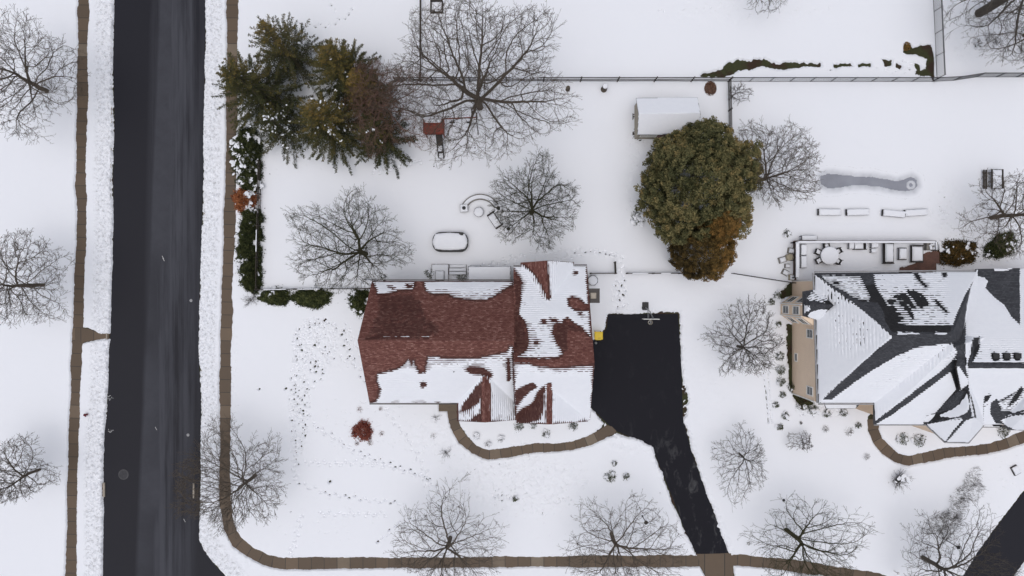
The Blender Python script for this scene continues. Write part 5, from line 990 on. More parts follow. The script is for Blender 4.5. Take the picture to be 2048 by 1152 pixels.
def shed():
    root = thing('shed', P(1335, 240), 'beige garden shed with a snow covered gable roof and a dark red door', 'shed'); ze = 2.9; zr = 4.5
    V = [(1271, 206, ze), (1396, 206, ze), (1398, 228, zr), (1272, 229, zr), (1270, 274, ze), (1400, 274, ze)]
    # footprint from the visible south and west walls
    x0, x1 = P(1270, 0, ze).x + .15, P(1398, 0, ze).x - .3; ys = P(0, 274, ze).y + .12; yn = P(0, 199, ze).y
    Vr = [(1272, 196, ze), (1395, 195, ze), (1401, 226, zr), (1277, 228, zr), (1275, 270, ze), (1399, 268, ze)]
    inf = roof(root, 'roof', Vr, [(0, 1, 2, 3), (3, 2, 5, 4)], 'grey_shingle', None, .1)
    roof_snow(root, inf, [[(1200, 150), (1450, 150), (1450, 300), (1200, 300)]], [], (14, 23, 17, 23), thick=.09, seed=31, lines=.25)
    a = [P(*v) for v in Vr]; xa, xb = a[4].x + .15, a[5].x - .3; ya, yb = a[4].y + .15, a[0].y - .15; m = MB(); m.prism([(xa, ya), (xb, ya), (xb, yb), (xa, yb)], 0, ze - .12); yr = a[3].y
    for x in (xa + .01, xb - .01): m.add([(x, ya, ze - .12), (x, yb, ze - .12), (x, yr, zr - .2), (x + .05, ya, ze - .12), (x + .05, yb, ze - .12), (x + .05, yr, zr - .2)], [(0, 1, 2), (5, 4, 3), (0, 2, 5, 3), (1, 4, 5, 2)])
    m.build('walls', M['shedwall'], root, world=True)
    for f in (.12, .27): window(root, (xa + (xb - xa) * f, ya, 1.9), .75, .7, (0, -1))
    d = MB(); [d.box((xa + (xb - xa) * .42 + k * .9, ya - .04, 1.05), (.86, .08, 2.1)) for k in range(2)]; o = d.build('door', M['door'], root, world=True)
    MB().box((xa + (xb - xa) * .42 + .38, ya - .1, 1.05), (.04, .05, .2)).build('handle', M['metal'], o)
    k = MB(); k.box(((xa + xb) / 2, ya - .12, .08), (xb - xa + .1, .22, .16)); k.box((xa - .12, (ya + yb) / 2, .08), (.22, yb - ya, .16)); k.build('base', M['wood'], root, world=True)
house_red(); house_grey(); shed()

# ---------------------------------------------------------------- fences
def rail_fence(a, b, label, h=1.35, gap=4.2, rails=3, snow=.5, seed=1, name='rail_fence', wire=False, mat='wood'):
    rg = random.Random(seed); a = P(*a); b = P(*b); d = b - a; L = d.length; n = max(1, round(L / gap)); u = d / L; root = thing(name, a, label, 'fence')
    for i in range(n + 1):
        p = u * L * i / n; MB().tube([p + Vector((0, 0, -.1)), p + Vector((rg.uniform(-.03, .03), 0, h + .12))], [.085, .075], 7).build('post', M[mat], root)
    for k in range(rails):
        z = h * (k + .7) / rails + .05; m = MB()
        for i in range(n):
            p0 = u * L * i / n; p1 = u * L * (i + 1) / n; j = rg.uniform(-.04, .04); m.bar(p0 + Vector((0, 0, z + j)) - u * .08, p1 + Vector((0, 0, z - j)) + u * .08, .075, .11)
        m.build('rail', M[mat], root)
    if snow:
        m = MB(); nn = Vector((-u.y, u.x, 0)); top = h * (rails - .3) / rails + .11
        for i in range(n):
            if rg.random() > snow: continue
            t0 = (i + rg.uniform(.04, .3)) / n; t1 = (i + rg.uniform(.6, .97)) / n; c = u * L * (t0 + t1) / 2 + Vector((0, 0, top)); m.pad(c, L * (t1 - t0), .12, .06, math.atan2(u.y, u.x), i + seed, 6)
        if m.v: m.build('snow_cap', M['cap'], root, smooth=True)
    return root
def picket_fence(pts, label, h=1.75, gap=2.4, sp=.19, ends=True):
    pts = [P(*p) for p in pts]; root = thing('picket_fence', pts[0], label, 'fence'); o = Vector(root.location); done = []
    for a, b in zip(pts[:-1], pts[1:]):
        d = b - a; L = d.length; u = d / L; n = max(1, round(L / gap))
        for i in range(n + 1):
            p = a + u * L * i / n - o
            if done and (p - done[-1]).length < .1: continue
            done.append(p); MB().box(p + Vector((0, 0, h / 2)), (.075, .075, h + .1)).build('post', M['black'], root)
        for i in range(n):
            m = MB(); q0 = a + u * L * i / n - o; q1 = a + u * L * (i + 1) / n - o
            for z in (.18, h - .16, h - .02): m.bar(q0 + Vector((0, 0, z)), q1 + Vector((0, 0, z)), .045, .045)
            k = int((q1 - q0).length / sp)
            for j in range(1, k): m.bar(q0 + (q1 - q0) * j / k + Vector((0, 0, .08)), q0 + (q1 - q0) * j / k + Vector((0, 0, h)), .032)
            m.build('panel', M['black'], root)
    return root
def fences():
    rail_fence((792, 164), (1455, 164), 'long split rail fence along the back of the yard behind the swing set', seed=1, snow=.3, h=1.8)
    rail_fence((1455, 164), (1457, 282), 'split rail fence running down the right side of the yard behind the shed', seed=2, snow=.2, gap=3.6)
    rail_fence((842, 164), (843, -25), 'split rail fence running up from the back fence to the top edge', seed=3, snow=.5)
    rail_fence((524, 326), (519, 579), 'split rail fence between the sidewalk hedge and the yard', seed=4, snow=.3)
    rail_fence((519, 579), (742, 577), 'low split rail fence between the yard and the junipers', seed=5, snow=.5, h=1.15)
    rail_fence((1180, 547), (1229, 547), 'short split rail fence between the chimney side and the gate gap', seed=6, snow=0, gap=2.9)
    rail_fence((1229, 547), (1228, 525), 'stub of split rail fence turning up at the gate gap', seed=7, snow=0, gap=1.4)
    rail_fence((1252, 547), (1356, 547), 'split rail fence with snow patches between the gate gap and the huge pine', seed=8, snow=.6, gap=3.0)
    picket_fence([(1457, 164), (1862, 164)], 'long black metal picket fence between the pool yard and the open lawn')
    picket_fence([(1862, 164), (1905, 162), (1950, 155), (2070, 155)], 'black metal picket fence bending toward the right edge')
    picket_fence([(1872, 158), (1864, -20)], 'black metal picket fence running up to the top right corner tree')
    picket_fence([(1462, 547), (1583, 566)], 'low black picket fence from the bronze evergreen to the beige house', h=1.2)
fences()

# ---------------------------------------------------------------- garden furniture and small things
def arm_chair(label, loc, rz, w_=.85, d=.8, mat='wicker', group=None, name='arm_chair', back=.85, seat=.42, cat='chair', arms=True, seed=1, cush=None):
    r = thing(name, loc, label, cat, group, rz)
    m = MB().box((0, 0, seat - .06), (w_, d, .14)); m.build('seat', M[mat], r, bevel=.02)
    MB().box((0, d / 2 - .05, (seat + back) / 2), (w_, .11, back - seat + .1), tilt=(-.15, 'X')).build('backrest', M[mat], r, bevel=.02)
    if arms:
        for s in (-1, 1): MB().box((s * (w_ / 2 - .05), -.03, seat + .18), (.10, d * .85, .09)).bar((s * (w_ / 2 - .05), -d * .4, 0), (s * (w_ / 2 - .05), -d * .4, seat + .15), .06).build('armrest', M[mat], r)
    for sx in (-1, 1):
        for sy in (-1, 1): MB().bar((sx * (w_ / 2 - .06), sy * (d / 2 - .06), 0), (sx * (w_ / 2 - .06), sy * (d / 2 - .06), seat - .1), .05).build('leg', M[mat], r)
    if cush: MB().box((0, d / 2 - .14, seat + .22), (w_ * .9, .14, .4), tilt=(-.15, 'X')).build('cushion', M[cush], r, bevel=.04)
    MB().pad((0, -.06, seat + .01), w_ * .84, d * .80, .13, 0, seed).pad((0, d / 2 - .02, back + .02), w_ * .9, .11, .06, 0, seed + 1, 6).build('snow_cap', M['cap'], r, smooth=True)
    return r
def table(label, loc, rz, w_, d, h, mat='wicker', round_=False, name='side_table', cat='table', cap=.12, group=None, seed=1, inset=.97):
    r = thing(name, loc, label, cat, group, rz)
    if round_: MB().lathe((0, 0, h - .05), [(w_ / 2 - .02, 0), (w_ / 2, .02), (w_ / 2, .05), (w_ / 2 - .02, .06)], 28).build('table_top', M[mat], r); MB().lathe((0, 0, 0), [(.28, 0), (.25, .04), (.06, .1), (.06, h - .05)], 14).build('leg', M[mat], r)
    else:
        MB().box((0, 0, h - .03), (w_, d, .06)).box((0, 0, h - .10), (w_ * .92, d * .92, .06)).build('table_top', M[mat], r, bevel=.01)
        for sx in (-1, 1):
            for sy in (-1, 1): MB().bar((sx * (w_ / 2 - .06), sy * (d / 2 - .06), 0), (sx * (w_ / 2 - .06), sy * (d / 2 - .06), h - .08), .06).build('leg', M[mat], r)
    if round_: MB().lathe((0, 0, h), [(w_ * .49, 0), (w_ * .5, .04), (w_ * .485, cap * .8), (w_ * .42, cap), (w_ * .1, cap * 1.05)], 30).build('snow_cap', M['cap'], r, smooth=True)
    else: MB().pad((0, 0, h), w_ * inset, d * inset, cap, 0, seed, 10, 6).build('snow_cap', M['cap'], r, smooth=True)
    return r
def yard_things():
    G0 = .10
    def at(px, py, z=G0): return P(px, py, z)
    # snow covered tub
    r = thing('covered_tub', at(902, 485, 0), 'oblong dark sided spa tub heaped with snow, in the yard above the house', 'tub')
    def rr(w_, d, rad, n=6):
        o = []
        for cx, cy, a0 in ((w_ / 2 - rad, d / 2 - rad, 0), (-w_ / 2 + rad, d / 2 - rad, 90), (-w_ / 2 + rad, -d / 2 + rad, 180), (w_ / 2 - rad, -d / 2 + rad, 270)):
            for k in range(n + 1): t = R(a0 + 90 * k / n); o.append((cx + rad * math.cos(t), cy + rad * math.sin(t)))
        return o
    MB().prism(rr(4.2, 2.35, .95), -.05, .85).build('side_wall', M['black'], r); MB().prism(rr(4.24, 2.37, .97), .85, .93).build('rim', M['black'], r)
    MB().pad((-.02, .06, .93), 4.14, 2.1, .28, 0, 3, 18, 5, .32).build('snow_cap', M['cap'], r, smooth=True); MB().box((1.3, .95, 1.05), (.5, .35, .2)).box((.55, 1.05, 1.0), (.9, .12, .1)).build('cover_lift', M['black'], r)
    # curved seat wall with pillars, fire pit, love seat
    c = at(961, 431, 0); rad = 36.5 * S; r = thing('seat_wall', c, 'curved low stone seat wall with a snow cap round the fire pit', 'wall'); m = MB(); s = MB(); N = 22
    for k in range(N):
        a0 = R(154 - 134 * k / N); a1 = R(154 - 134 * (k + 1) / N)
        def q(rr_, a, z): return (rr_ * math.cos(a), rr_ * math.sin(a), z)
        for b, i, o, z0, z1 in ((m, rad - .34, rad + .34, 0, .52), (s, rad - .22, rad + .2, .52, .62)):
            vs = [q(i, a0, z0), q(o, a0, z0), q(o, a1, z0), q(i, a1, z0), q(i, a0, z1), q(o, a0, z1), q(o, a1, z1), q(i, a1, z1)]
            if b is s: vs = [Vector(v) for v in vs]; vs[4] = vs[4] * 1.02; vs[4].z = z1
            b.add(vs, [(0, 3, 2, 1), (4, 5, 6, 7), (0, 1, 5, 4), (1, 2, 6, 5), (2, 3, 7, 6), (3, 0, 4, 7)])
    m.build('stone_wall', M['stone'], r); s.build('snow_cap', M['cap'], r)
    for i, (x, y, lb) in enumerate([(929, 418, 'square stone pillar at the left end of the curved seat wall'), (997, 418, 'square stone pillar at the right end of the curved seat wall'), (1017, 459, 'square stone pillar below the densely twigged round tree')]):
        r = thing('stone_pillar', at(x, y, 0), lb, 'pillar', 'stone pillars round the fire pit', .05); MB().box((0, 0, .38), (.82, .82, .76)).build('shaft', M['stone'], r); MB().box((0, 0, .80), (.95, .95, .08)).build('capstone', M['stone'], r)
        MB().pad((0, 0, .84), .9, .9, .10, 0, i).build('snow_cap', M['cap'], r, smooth=True); MB().lathe((0, 0, .84), [(.10, 0), (.12, .12), (.22, .2), (.2, .25), (.04, .3)], 12).build('lamp', M['black'], r)
    r = thing('stone_block', at(934, 407, 0), 'small snow topped stone block between the left pillar and the curved wall', 'block'); MB().box((0, 0, .2), (.6, .5, .4), .4).build('shaft', M['stone'], r); MB().pad((0, 0, .4), .58, .46, .12, .4, 5).build('snow_cap', M['cap'], r, smooth=True)
    r = thing('fire_pit', at(958, 425, 0), 'round snow covered fire pit inside the curved seat wall', 'fire pit'); MB().lathe((0, 0, .12), [(.30, 0), (.34, .05), (.55, .3), (.6, .45), (.56, .47)], 24).build('bowl', M['black'], r); MB().lathe((0, 0, .58), [(.57, 0), (.55, .05), (.4, .10), (.1, .12)], 22).build('snow_cap', M['cap'], r, smooth=True)
    for k in range(3): a = 2.1 * k - 1.57; MB().bar((.3 * math.cos(a), .3 * math.sin(a), .25), (.42 * math.cos(a), .42 * math.sin(a), 0), .05).build('leg', M['black'], r)
    arm_chair('dark outdoor love seat under snow right of the fire pit', at(990, 441, 0), R(124) + math.pi, 2.0, 1.0, name='love_seat', cat='sofa', seed=8)
    # grill / storage box / things by the house
    table('snow covered storage box at the upper left corner of the red roof', at(741, 568, 0), 0, 1.9, 1.0, .7, 'wicker', seed=9, name='storage_box', cat='box')
    # deck, steps and canopy behind the red roofed house
    r = thing('back_deck', at(881, 545, 0), 'small snowy back deck with a raised planter beside the red roof', 'deck'); MB().box((0, -.1, .25), (2.0, 2.2, .5)).build('platform', M['deckwood'], r); MB().pad((0, -.1, .5), 1.98, 2.15, .10, 0, 3, 12, 8).build('snow_cap', M['cap'], r, smooth=True); MB().box((.0, -.4, .68), (1.05, 1.2, .3)).build('planter', M['wood'], r); MB().pad((0, -.4, .83), 1.0, 1.15, .10, 0, 4).build('planter_snow', M['cap'], r, smooth=True)
    r = thing('garden_steps', at(916, 540, 0), 'snowy timber steps between the back deck and the canopy', 'steps')
    for k in range(3): MB().box((0, .45 - k * .42, .12 + k * .13), (2.1, .40, .24 + k * .02)).build('step', M['wood'], r); MB().pad((0, .45 - k * .42, .24 + k * .14), 2.05, .36, .06, 0, k).build('step_snow', M['cap'], r, smooth=True)
    r = thing('flat_canopy', P(976, 548, 0), 'long flat canopy covered by an even slab of snow behind the red roof', 'canopy'); a = P(936, 533, 2.9); b = P(1022, 563, 2.9); o = Vector(r.location); cx = (a.x + b.x) / 2 - o.x; cy = (a.y + b.y) / 2 - o.y; wd = b.x - a.x; dp = a.y - b.y
    MB().box((cx, cy, 2.85), (wd, dp, .14)).build('frame', M['gutter'], r); MB().pad((cx, cy, 2.92), wd * .99, dp * .98, .14, 0, 5, 16, 12, 0, .05).build('snow_cap', M['cap'], r, smooth=True)
    for sx in (-1, 1):
        for sy in (-.9, .9): MB().bar((cx + sx * (wd / 2 - .15), cy + sy * dp / 2, 0), (cx + sx * (wd / 2 - .15), cy + sy * dp / 2, 2.8), .12).build('post', M['gutter'], r)
    r = thing('storage_bench', at(951, 536, 0), 'small bench edge peeking out above the flat canopy', 'bench'); MB().box((0, 0, .25), (1.3, .6, .5)).build('seat', M['wicker'], r); MB().pad((0, 0, .5), 1.28, .56, .12, 0, 5).build('snow_cap', M['cap'], r, smooth=True)
    r = thing('air_conditioner', at(1184, 561, 0), 'octagonal snow capped air conditioning unit above the chimney', 'air conditioner', rz=.39); MB().lathe((0, 0, 0), [(.62, 0), (.62, .72), (.58, .76)], 8).build('casing', M['metal'], r); MB().lathe((0, 0, .76), [(.55, 0), (.56, .08), (.45, .14), (.1, .15)], 16).build('snow_cap', M['cap'], r, smooth=True); MB().tube([(.62 * math.cos(t / 8 * 6.283), .62 * math.sin(t / 8 * 6.283), .78) for t in range(9)], .03, 6).build('guard_ring', M['black'], r)
    # bin, cone of a spigot
    r = thing('yellow_cart', at(1195, 670, 0), 'bright yellow lidded wheeled bin between the red roof and the driveway', 'bin'); MB().prism([(-.42, -.42), (.42, -.42), (.42, .42), (-.42, .42)], .08, .12).add([(-.36, -.36, .1), (.36, -.36, .1), (.36, .36, .1), (-.36, .36, .1), (-.44, -.44, 1.0), (.44, -.44, 1.0), (.44, .44, 1.0), (-.44, .44, 1.0)], [(3, 2, 1, 0), (0, 1, 5, 4), (1, 2, 6, 5), (2, 3, 7, 6), (3, 0, 4, 7), (4, 5, 6, 7)]).build('body', M['yellow'], r, bevel=.02)
    MB().box((0, 0, 1.05), (.98, .94, .09)).box((0, .05, 1.11), (.8, .7, .05)).build('lid', M['yellow'], r, bevel=.03); MB().bar((-.3, -.5, 1.02), (.3, -.5, 1.02), .05).build('handle', M['yellow'], r); MB().box((.08, -.28, 1.14), (.32, .03, .01)).build('marking', M['black'], r)
    for s in (-1, 1): MB().tube([(s * .3, .42, .12), (s * .38, .42, .12)], .12, 12).build('wheel', M['black'], r)
    r = thing('meter_cover', at(1192, 686, 0), 'tiny pale fitting on the dark driveway below the yellow bin', 'fitting'); MB().lathe((0, 0, .0), [(.16, 0), (.14, .05), (.04, .16)], 8).build('cap', M['metal'], r)
    # basketball hoop
    r = thing('basketball_hoop', at(1290, 613, 0), 'portable basketball hoop standing in the snow at the top of the driveway', 'basketball hoop')
    MB().box((0, .05, .2), (.75, .95, .3)).build('base', M['black'], r, bevel=.06); MB().tube([(-.42, -.15, .15), (-.34, -.15, .15)], .15, 12).build('wheel', M['black'], r)
    MB().bar((0, -.1, .3), (0, -.45, 2.6), .11).build('pole', M['metal'], r); MB().bar((-.08, -.35, 2.0), (-.28, -1.28, 3.0), .05).bar((.08, -.35, 2.0), (.28, -1.28, 3.0), .05).bar((-.07, -.45, 2.6), (-.28, -1.28, 3.5), .05).bar((.07, -.45, 2.6), (.28, -1.28, 3.5), .05).build('brace', M['metal'], r)
    MB().box((0, -1.35, 3.35), (1.83, .06, 1.07)).build('backboard', M['trim'], r); rim = MB().tube([(.26 * math.cos(t / 20 * 6.283), -1.75 + .26 * math.sin(t / 20 * 6.283), 3.05) for t in range(21)], .018, 6); rim.bar((0, -1.38, 3.05), (0, -1.5, 3.05), .12, .05); ro = rim.build('rim', M['tan'], r)
    nt_ = MB(); [nt_.bar((.25 * math.cos(t * .628), -1.75 + .25 * math.sin(t * .628), 3.04), (.13 * math.cos(t * .628 + .5), -1.75 + .13 * math.sin(t * .628 + .5), 2.65), .02) for t in range(10)]; nt_.tube([(.13 * math.cos(t / 12 * 6.283), -1.75 + .13 * math.sin(t / 12 * 6.283), 2.65) for t in range(13)], .012, 4); nt_.build('net', M['trim'], ro)
    # swing set and slide
    r = thing('playset', at(872, 262, 0), 'wooden playset with a red roofed tower, a slide and two swings', 'playset')
    tw = MB()
    for sx in (-1.05, 1.05):
        for sy in (-.75, .75): tw.bar((sx, sy, 0), (sx, sy, 2.5), .1)
    tw.box((0, 0, 1.35), (2.1, 1.5, .1)); tw.build('tower', M['red'], r); MB().add([(-1.25, -.85, 2.3), (1.25, -.85, 2.3), (1.0, 0, 2.9), (-1.0, 0, 2.9), (-1.25, .85, 2.3), (1.25, .85, 2.3)], [(0, 1, 2, 3), (3, 2, 5, 4), (0, 3, 4), (1, 5, 2), (0, 4, 5, 1)]).build('roof', M['red'], r); MB().pad((-.1, .42, 2.55), 2.0, .7, .12, 0, 3).build('roof_snow', M['cap'], r, smooth=True)
    MB().box((1.12, 0, 1.9), (.1, 1.6, 1.0)).build('side_panel', M['red'], r)
    sl = MB(); sp = [(.5, -.75, 1.35), (.55, -1.5, 1.0), (.62, -2.6, .45), (.68, -3.3, .25)]
    for p, q in zip(sp[:-1], sp[1:]): sl.bar(p, q, .62, .05)
    so = sl.build('slide', M['wicker'], r)
    for s in (-.34, .34): MB().tube([(p[0] + s, p[1], p[2] + .1) for p in sp], .05, 6).build('side_rail', M['black'], so)
    sn = MB(); [sn.pad(((p[0] + q[0]) / 2, (p[1] + q[1]) / 2, (p[2] + q[2]) / 2 + .03), .5, math.dist(p[:2], q[:2]) * 1.0, .06, 0, 3, 6) for p, q in zip(sp[1:-1], sp[2:])]; sn.build('slide_snow', M['cap'], so, smooth=True)
    MB().bar((1.05, .85, 2.3), (4.95, 1.05, 2.3), .12, .14).build('swing_beam', M['red'], r)
    for q in ((4.9, 2.2), (5.1, -.6)): MB().bar((4.95, 1.05, 2.3), (q[0], q[1], 0), .1).build('leg', M['wood'], r)
    for x in (2.0, 4.0):
        s_ = MB().box((x, .9, .55), (.62, .2, .05)).build('swing_seat', M['black'], r); k = MB(); [k.bar((x + t, .92, .55), (x + t, .98, 2.25), .02) for t in (-.28, .28)]; k.build('chain', M['black'], s_)
    for i, (x, y, lb) in enumerate([(868, 333, 'left small dark ball in the snow below the slide'), (899, 335, 'right small dark ball in the snow below the slide'), (950, 296, 'dark ball in the snow under the swings')]): MB().lathe(tuple(at(x, y, .1)), [(.03, -.1), (.09, -.06), (.12, 0), (.09, .08), (.03, .11)], 10).build('ball', M['black']); o = [q for q in COL.objects if q.name.startswith('ball') and not q.name.startswith('ball_') and 'label' not in q][0]; tag(o, lb, 'ball', 'balls below the playset')
    # stumps
    for x, y, lb, hh, rd, cap in ((1207, 180, 'tall dark stump with a snow cap below the back rail fence', 1.5, .33, 1), (1135, 180, 'short broken stump by the back rail fence', .9, .25, 0)):
        r = thing('tree_stump', at(x, y, 0), lb, 'stump'); MB().tube([(0, 0, -.1), (0.02, 0, hh * .5), (0, .02, hh)], [rd * 1.2, rd, rd * .95], 12).build('trunk', M['bark'], r, smooth=True)
        if cap: MB().lathe((0, 0, hh), [(rd * .95, 0), (rd * .9, .08), (rd * .5, .14), (.02, .15)], 14).build('snow_cap', M['cap'], r, smooth=True)
    rg = np.random.RandomState(9); r = thing('leaf_pile', at(1420, 175, 0), 'pile of dry brown leaves against the back fence corner', 'leaf pile'); n = 900; a = rg.rand(n) * 6.28; q = np.sqrt(rg.rand(n)); cc = np.stack([np.cos(a) * q * .85, np.sin(a) * q * 1.0 - q * .2, .55 * (1 - q ** 1.5) + .08], 1); u = unit(rg.randn(n, 3)); leaf_mesh('leaves', cc, u * .16, unit(np.cross(u, rg.randn(n, 3))) * .08, .5 + .3 * rg.randn(n), 'rust', r); MB().lathe((0, -.15, 0), [(.82, 0), (.8, .1), (.55, .38), (.2, .52), (.03, .55)], 14).build('mound', M['leafpile'], r, smooth=True)
    r = thing('leaf_pile', at(1812, 93, 0), 'small heap of tan leaves beside the bare grass near the corner of the picket fences', 'leaf pile'); n = 300; a = rg.rand(n) * 6.28; q = np.sqrt(rg.rand(n)); cc = np.stack([np.cos(a) * q * .5, np.sin(a) * q * .6, .3 * (1 - q) + .12], 1); u = unit(rg.randn(n, 3)); leaf_mesh('leaves', cc, u * .16, unit(np.cross(u, rg.randn(n, 3))) * .09, .8 + .25 * rg.randn(n), 'gold', r)
    # raised frame at the top edge
    r = thing('garden_planter', at(874, 16, 0), 'square wooden garden frame by the rail fence at the top edge', 'garden frame'); m = MB(); [m.bar((a[0], a[1], .3), (b[0], b[1], .3), .1, .6) for a, b in (((-.7, -.7), (.7, -.7)), ((.7, -.7), (.7, .7)), ((.7, .7), (-.7, .7)), ((-.7, .7), (-.7, -.7)))]; m.build('side_board', M['wood'], r); MB().pad((0, 0, .2), 1.3, 1.3, .15, 0, 3).build('snow_cap', M['cap'], r, smooth=True)
    # hydrant
    r = thing('fire_hydrant', at(176, 828, 0), 'dark red fire hydrant in the snowy verge west of the street', 'fire hydrant'); MB().lathe((0, 0, 0), [(.16, 0), (.16, .1), (.12, .12), (.12, .55), (.16, .57), (.16, .62), (.13, .7), (.06, .78), (.03, .82)], 14).build('barrel', M['hydrant'], r, smooth=False)
    for a in (0, math.pi, -math.pi / 2): MB().tube([(0, 0, .45), (.24 * math.cos(a), .24 * math.sin(a), .45)], [.07, .08], 10).build('outlet', M['hydrant'], r)
    # storm drains and covers, paint marks
    r = thing('storm_drain', at(209, 979, 0), 'brown mouthed concrete storm drain in the west kerb', 'storm drain'); MB().box((0, 0, .06), (.22, 1.7, .2)).build('kerb_slab', M['conc'], r); m = MB(); m.add([(-.12, -.8, .14)] + [(-.12 - .78 * math.sin(t * math.pi / 10), -.8 + 1.6 * t / 10, .14) for t in range(1, 10)] + [(-.12, .8, .14)], [tuple(range(11))[::-1]]); m.prism([(-.12 - .78 * math.sin(t * math.pi / 10), -.8 + 1.6 * t / 10) for t in range(11)], -.05, .13); m.build('grate', M['mulch'], r)
    r = thing('storm_drain', at(388, 981, 0), 'pale concrete storm drain lip in the east kerb under the bare tree', 'storm drain'); MB().box((0, 0, .05), (.18, 1.8, .16)).build('kerb_slab', M['conc'], r); MB().box((-.16, 0, .004), (.14, 1.5, .02)).build('grate', M['black'], r)
    r = thing('manhole_cover', at(247, 949, 0), 'round worn manhole cover on the left side of the street', 'manhole cover'); MB().lathe((0, 0, .0), [(.62, 0), (.62, .012), (.60, .014)], 28).build('ring', simple('worn_ring', (.045, .045, .05), .6, .4), r); MB().lathe((0, 0, .002), [(.5, 0), (.5, .016), (.1, .017)], 28).build('lid', simple('worn_iron', (.02, .02, .026), .6, .4), r)
    for x, y, lb in ((382, 601, 'small round valve cover on the east side of the street, beside the lower hedge end'), (376, 870, 'small round valve cover on the east side of the street, above the overhanging tree')):
        r = thing('valve_cover', at(x, y, 0), lb, 'valve cover'); MB().lathe((0, 0, 0), [(.18, 0), (.18, .012), (.05, .013)], 16).build('lid', M['grey_gutter'], r)
    mk = MB(); rg2 = random.Random(8)
    for (x, y) in ((221, 796), (221, 861)):
        for k in range(9): a = P(x + rg2.uniform(-4, 6), y + rg2.uniform(-6, 5), .006); mk.box(a, (rg2.uniform(.05, .3), .05, .003), rg2.uniform(0, 3))
    for (x, y) in ((326, 515), (327, 519), (369, 1041), (312, 857)): mk.box(P(x, y, .006), (.05, .45, .003), .5)
    o = mk.build('road_marking', M['paint']); o['kind'] = 'structure'
    # lamp posts
    for (x, y, hh, lb) in ((1284, 1031, 2.5, 'black lamp post on the front lawn left of the driveway'), (1883, 1075, 3.1, 'dark lamp post beside the lower right street tree')):
        r = thing('lamp_post', at(x, y, 0), lb, 'lamp post'); MB().lathe((0, 0, 0), [(.16, 0), (.16, .12), (.08, .2), (.055, .35), (.045, hh - .45)], 12).build('pole', M['black'], r); MB().lathe((0, 0, hh - .45), [(.06, 0), (.13, .06), (.17, .32), (.15, .36)], 8).build('lamp', M['glass'], r); MB().lathe((0, 0, hh - .1), [(.24, 0), (.22, .05), (.10, .16), (.02, .24)], 12).build('cap', M['black'], r)
    for x, y, rd, mt, lb in ((1567, 1000, .18, 'black', 'small black round cap in the snow above the street tree right of the driveway'), (1497, 1087, .21, 'metal', 'small grey round cover in the snow near the driveway apron')):
        r = thing('utility_marker', at(x, y, .1), lb, 'cap'); MB().lathe((0, 0, -.1), [(rd, 0), (rd, .2), (rd * .8, .25), (.03, .27)], 14).build('cap', M[mt], r)
    r = thing('utility_stake', at(1786, 1141, 0), 'small white and blue marker stake at the bottom near the lower right tree', 'stake'); MB().bar((0, 0, 0), (.05, .05, 1.0), .08).box((.07, .06, .95), (.22, .14, .3), .6).build('post', M['trim'], r)
    r = thing('garden_ornament', at(2027, 939, 0), 'small pale snow dusted garden box near the neighbour path at the right edge', 'box', rz=.5); MB().box((0, 0, .2), (.8, 1.1, .4)).build('side_board', M['wicker'], r); MB().pad((0.03, 0, .4), .74, 1.0, .14, 0, 2).build('snow_cap', M['cap'], r, smooth=True)
    # pool loungers
    for i, (x, y, rz, lb) in enumerate([(1655, 425, 0, 'leftmost snow covered pool lounger'), (1711, 425, .03, 'snow covered pool lounger second from the left'), (1783, 428, -.09, 'snow covered pool lounger tilting down beside the rightmost one'), (1827, 426, .07, 'rightmost snow covered pool lounger')]):
        r = thing('pool_lounger', at(x, y, 0), lb, 'lounger', 'pool loungers in a row', rz); wd = 2.75; MB().box((0, 0, .38), (wd, .78, .08)).build('frame', M['wicker'], r)
        for sx in (-1, 1):
            for sy in (-1, 1): MB().bar((sx * (wd / 2 - .15), sy * .3, 0), (sx * (wd / 2 - .15), sy * .3, .36), .07).build('leg', M['wicker'], r)
        MB().box((0.02, .0, .46), (wd * .96, .70, .1)).build('cushion', M['wicker'], r); MB().pad((.05, -.01, .5), wd * .97, .76, .14, 0, i, 12, 8).build('snow_cap', M['cap'], r, smooth=True)
    # picnic table
    r = thing('picnic_table', at(1979, 360, 0), 'dark picnic table with attached bench and snow on its top, near the right edge', 'picnic table'); MB().box((.35, 0, .74), (1.3, 2.3, .07)).build('table_top', M['wood'], r); MB().pad((.35, 0, .78), 1.08, 2.2, .10, 0, 4, 10, 8).build('snow_cap', M['cap'], r, smooth=True)
    for s in (-1, 1): MB().bar((.35 + s * .66, -1.15, .8), (.35 + s * .66, 1.15, .8), .12, .08).build('edge_board', M['wood'], r)
    for x in (-.72, -1.0): MB().bar((x, -1.15, .46), (x, 1.15, .46), .2, .05).build('bench_board', M['wood'], r)
    for y in (-.8, .8): MB().bar((-1.0, y, 0), (.2, y, .72), .08).bar((1.0, y, 0), (.5, y, .72), .08).bar((-1.0, y, .42), (.8, y, .42), .06).build('leg', M['wood'], r)
    return at

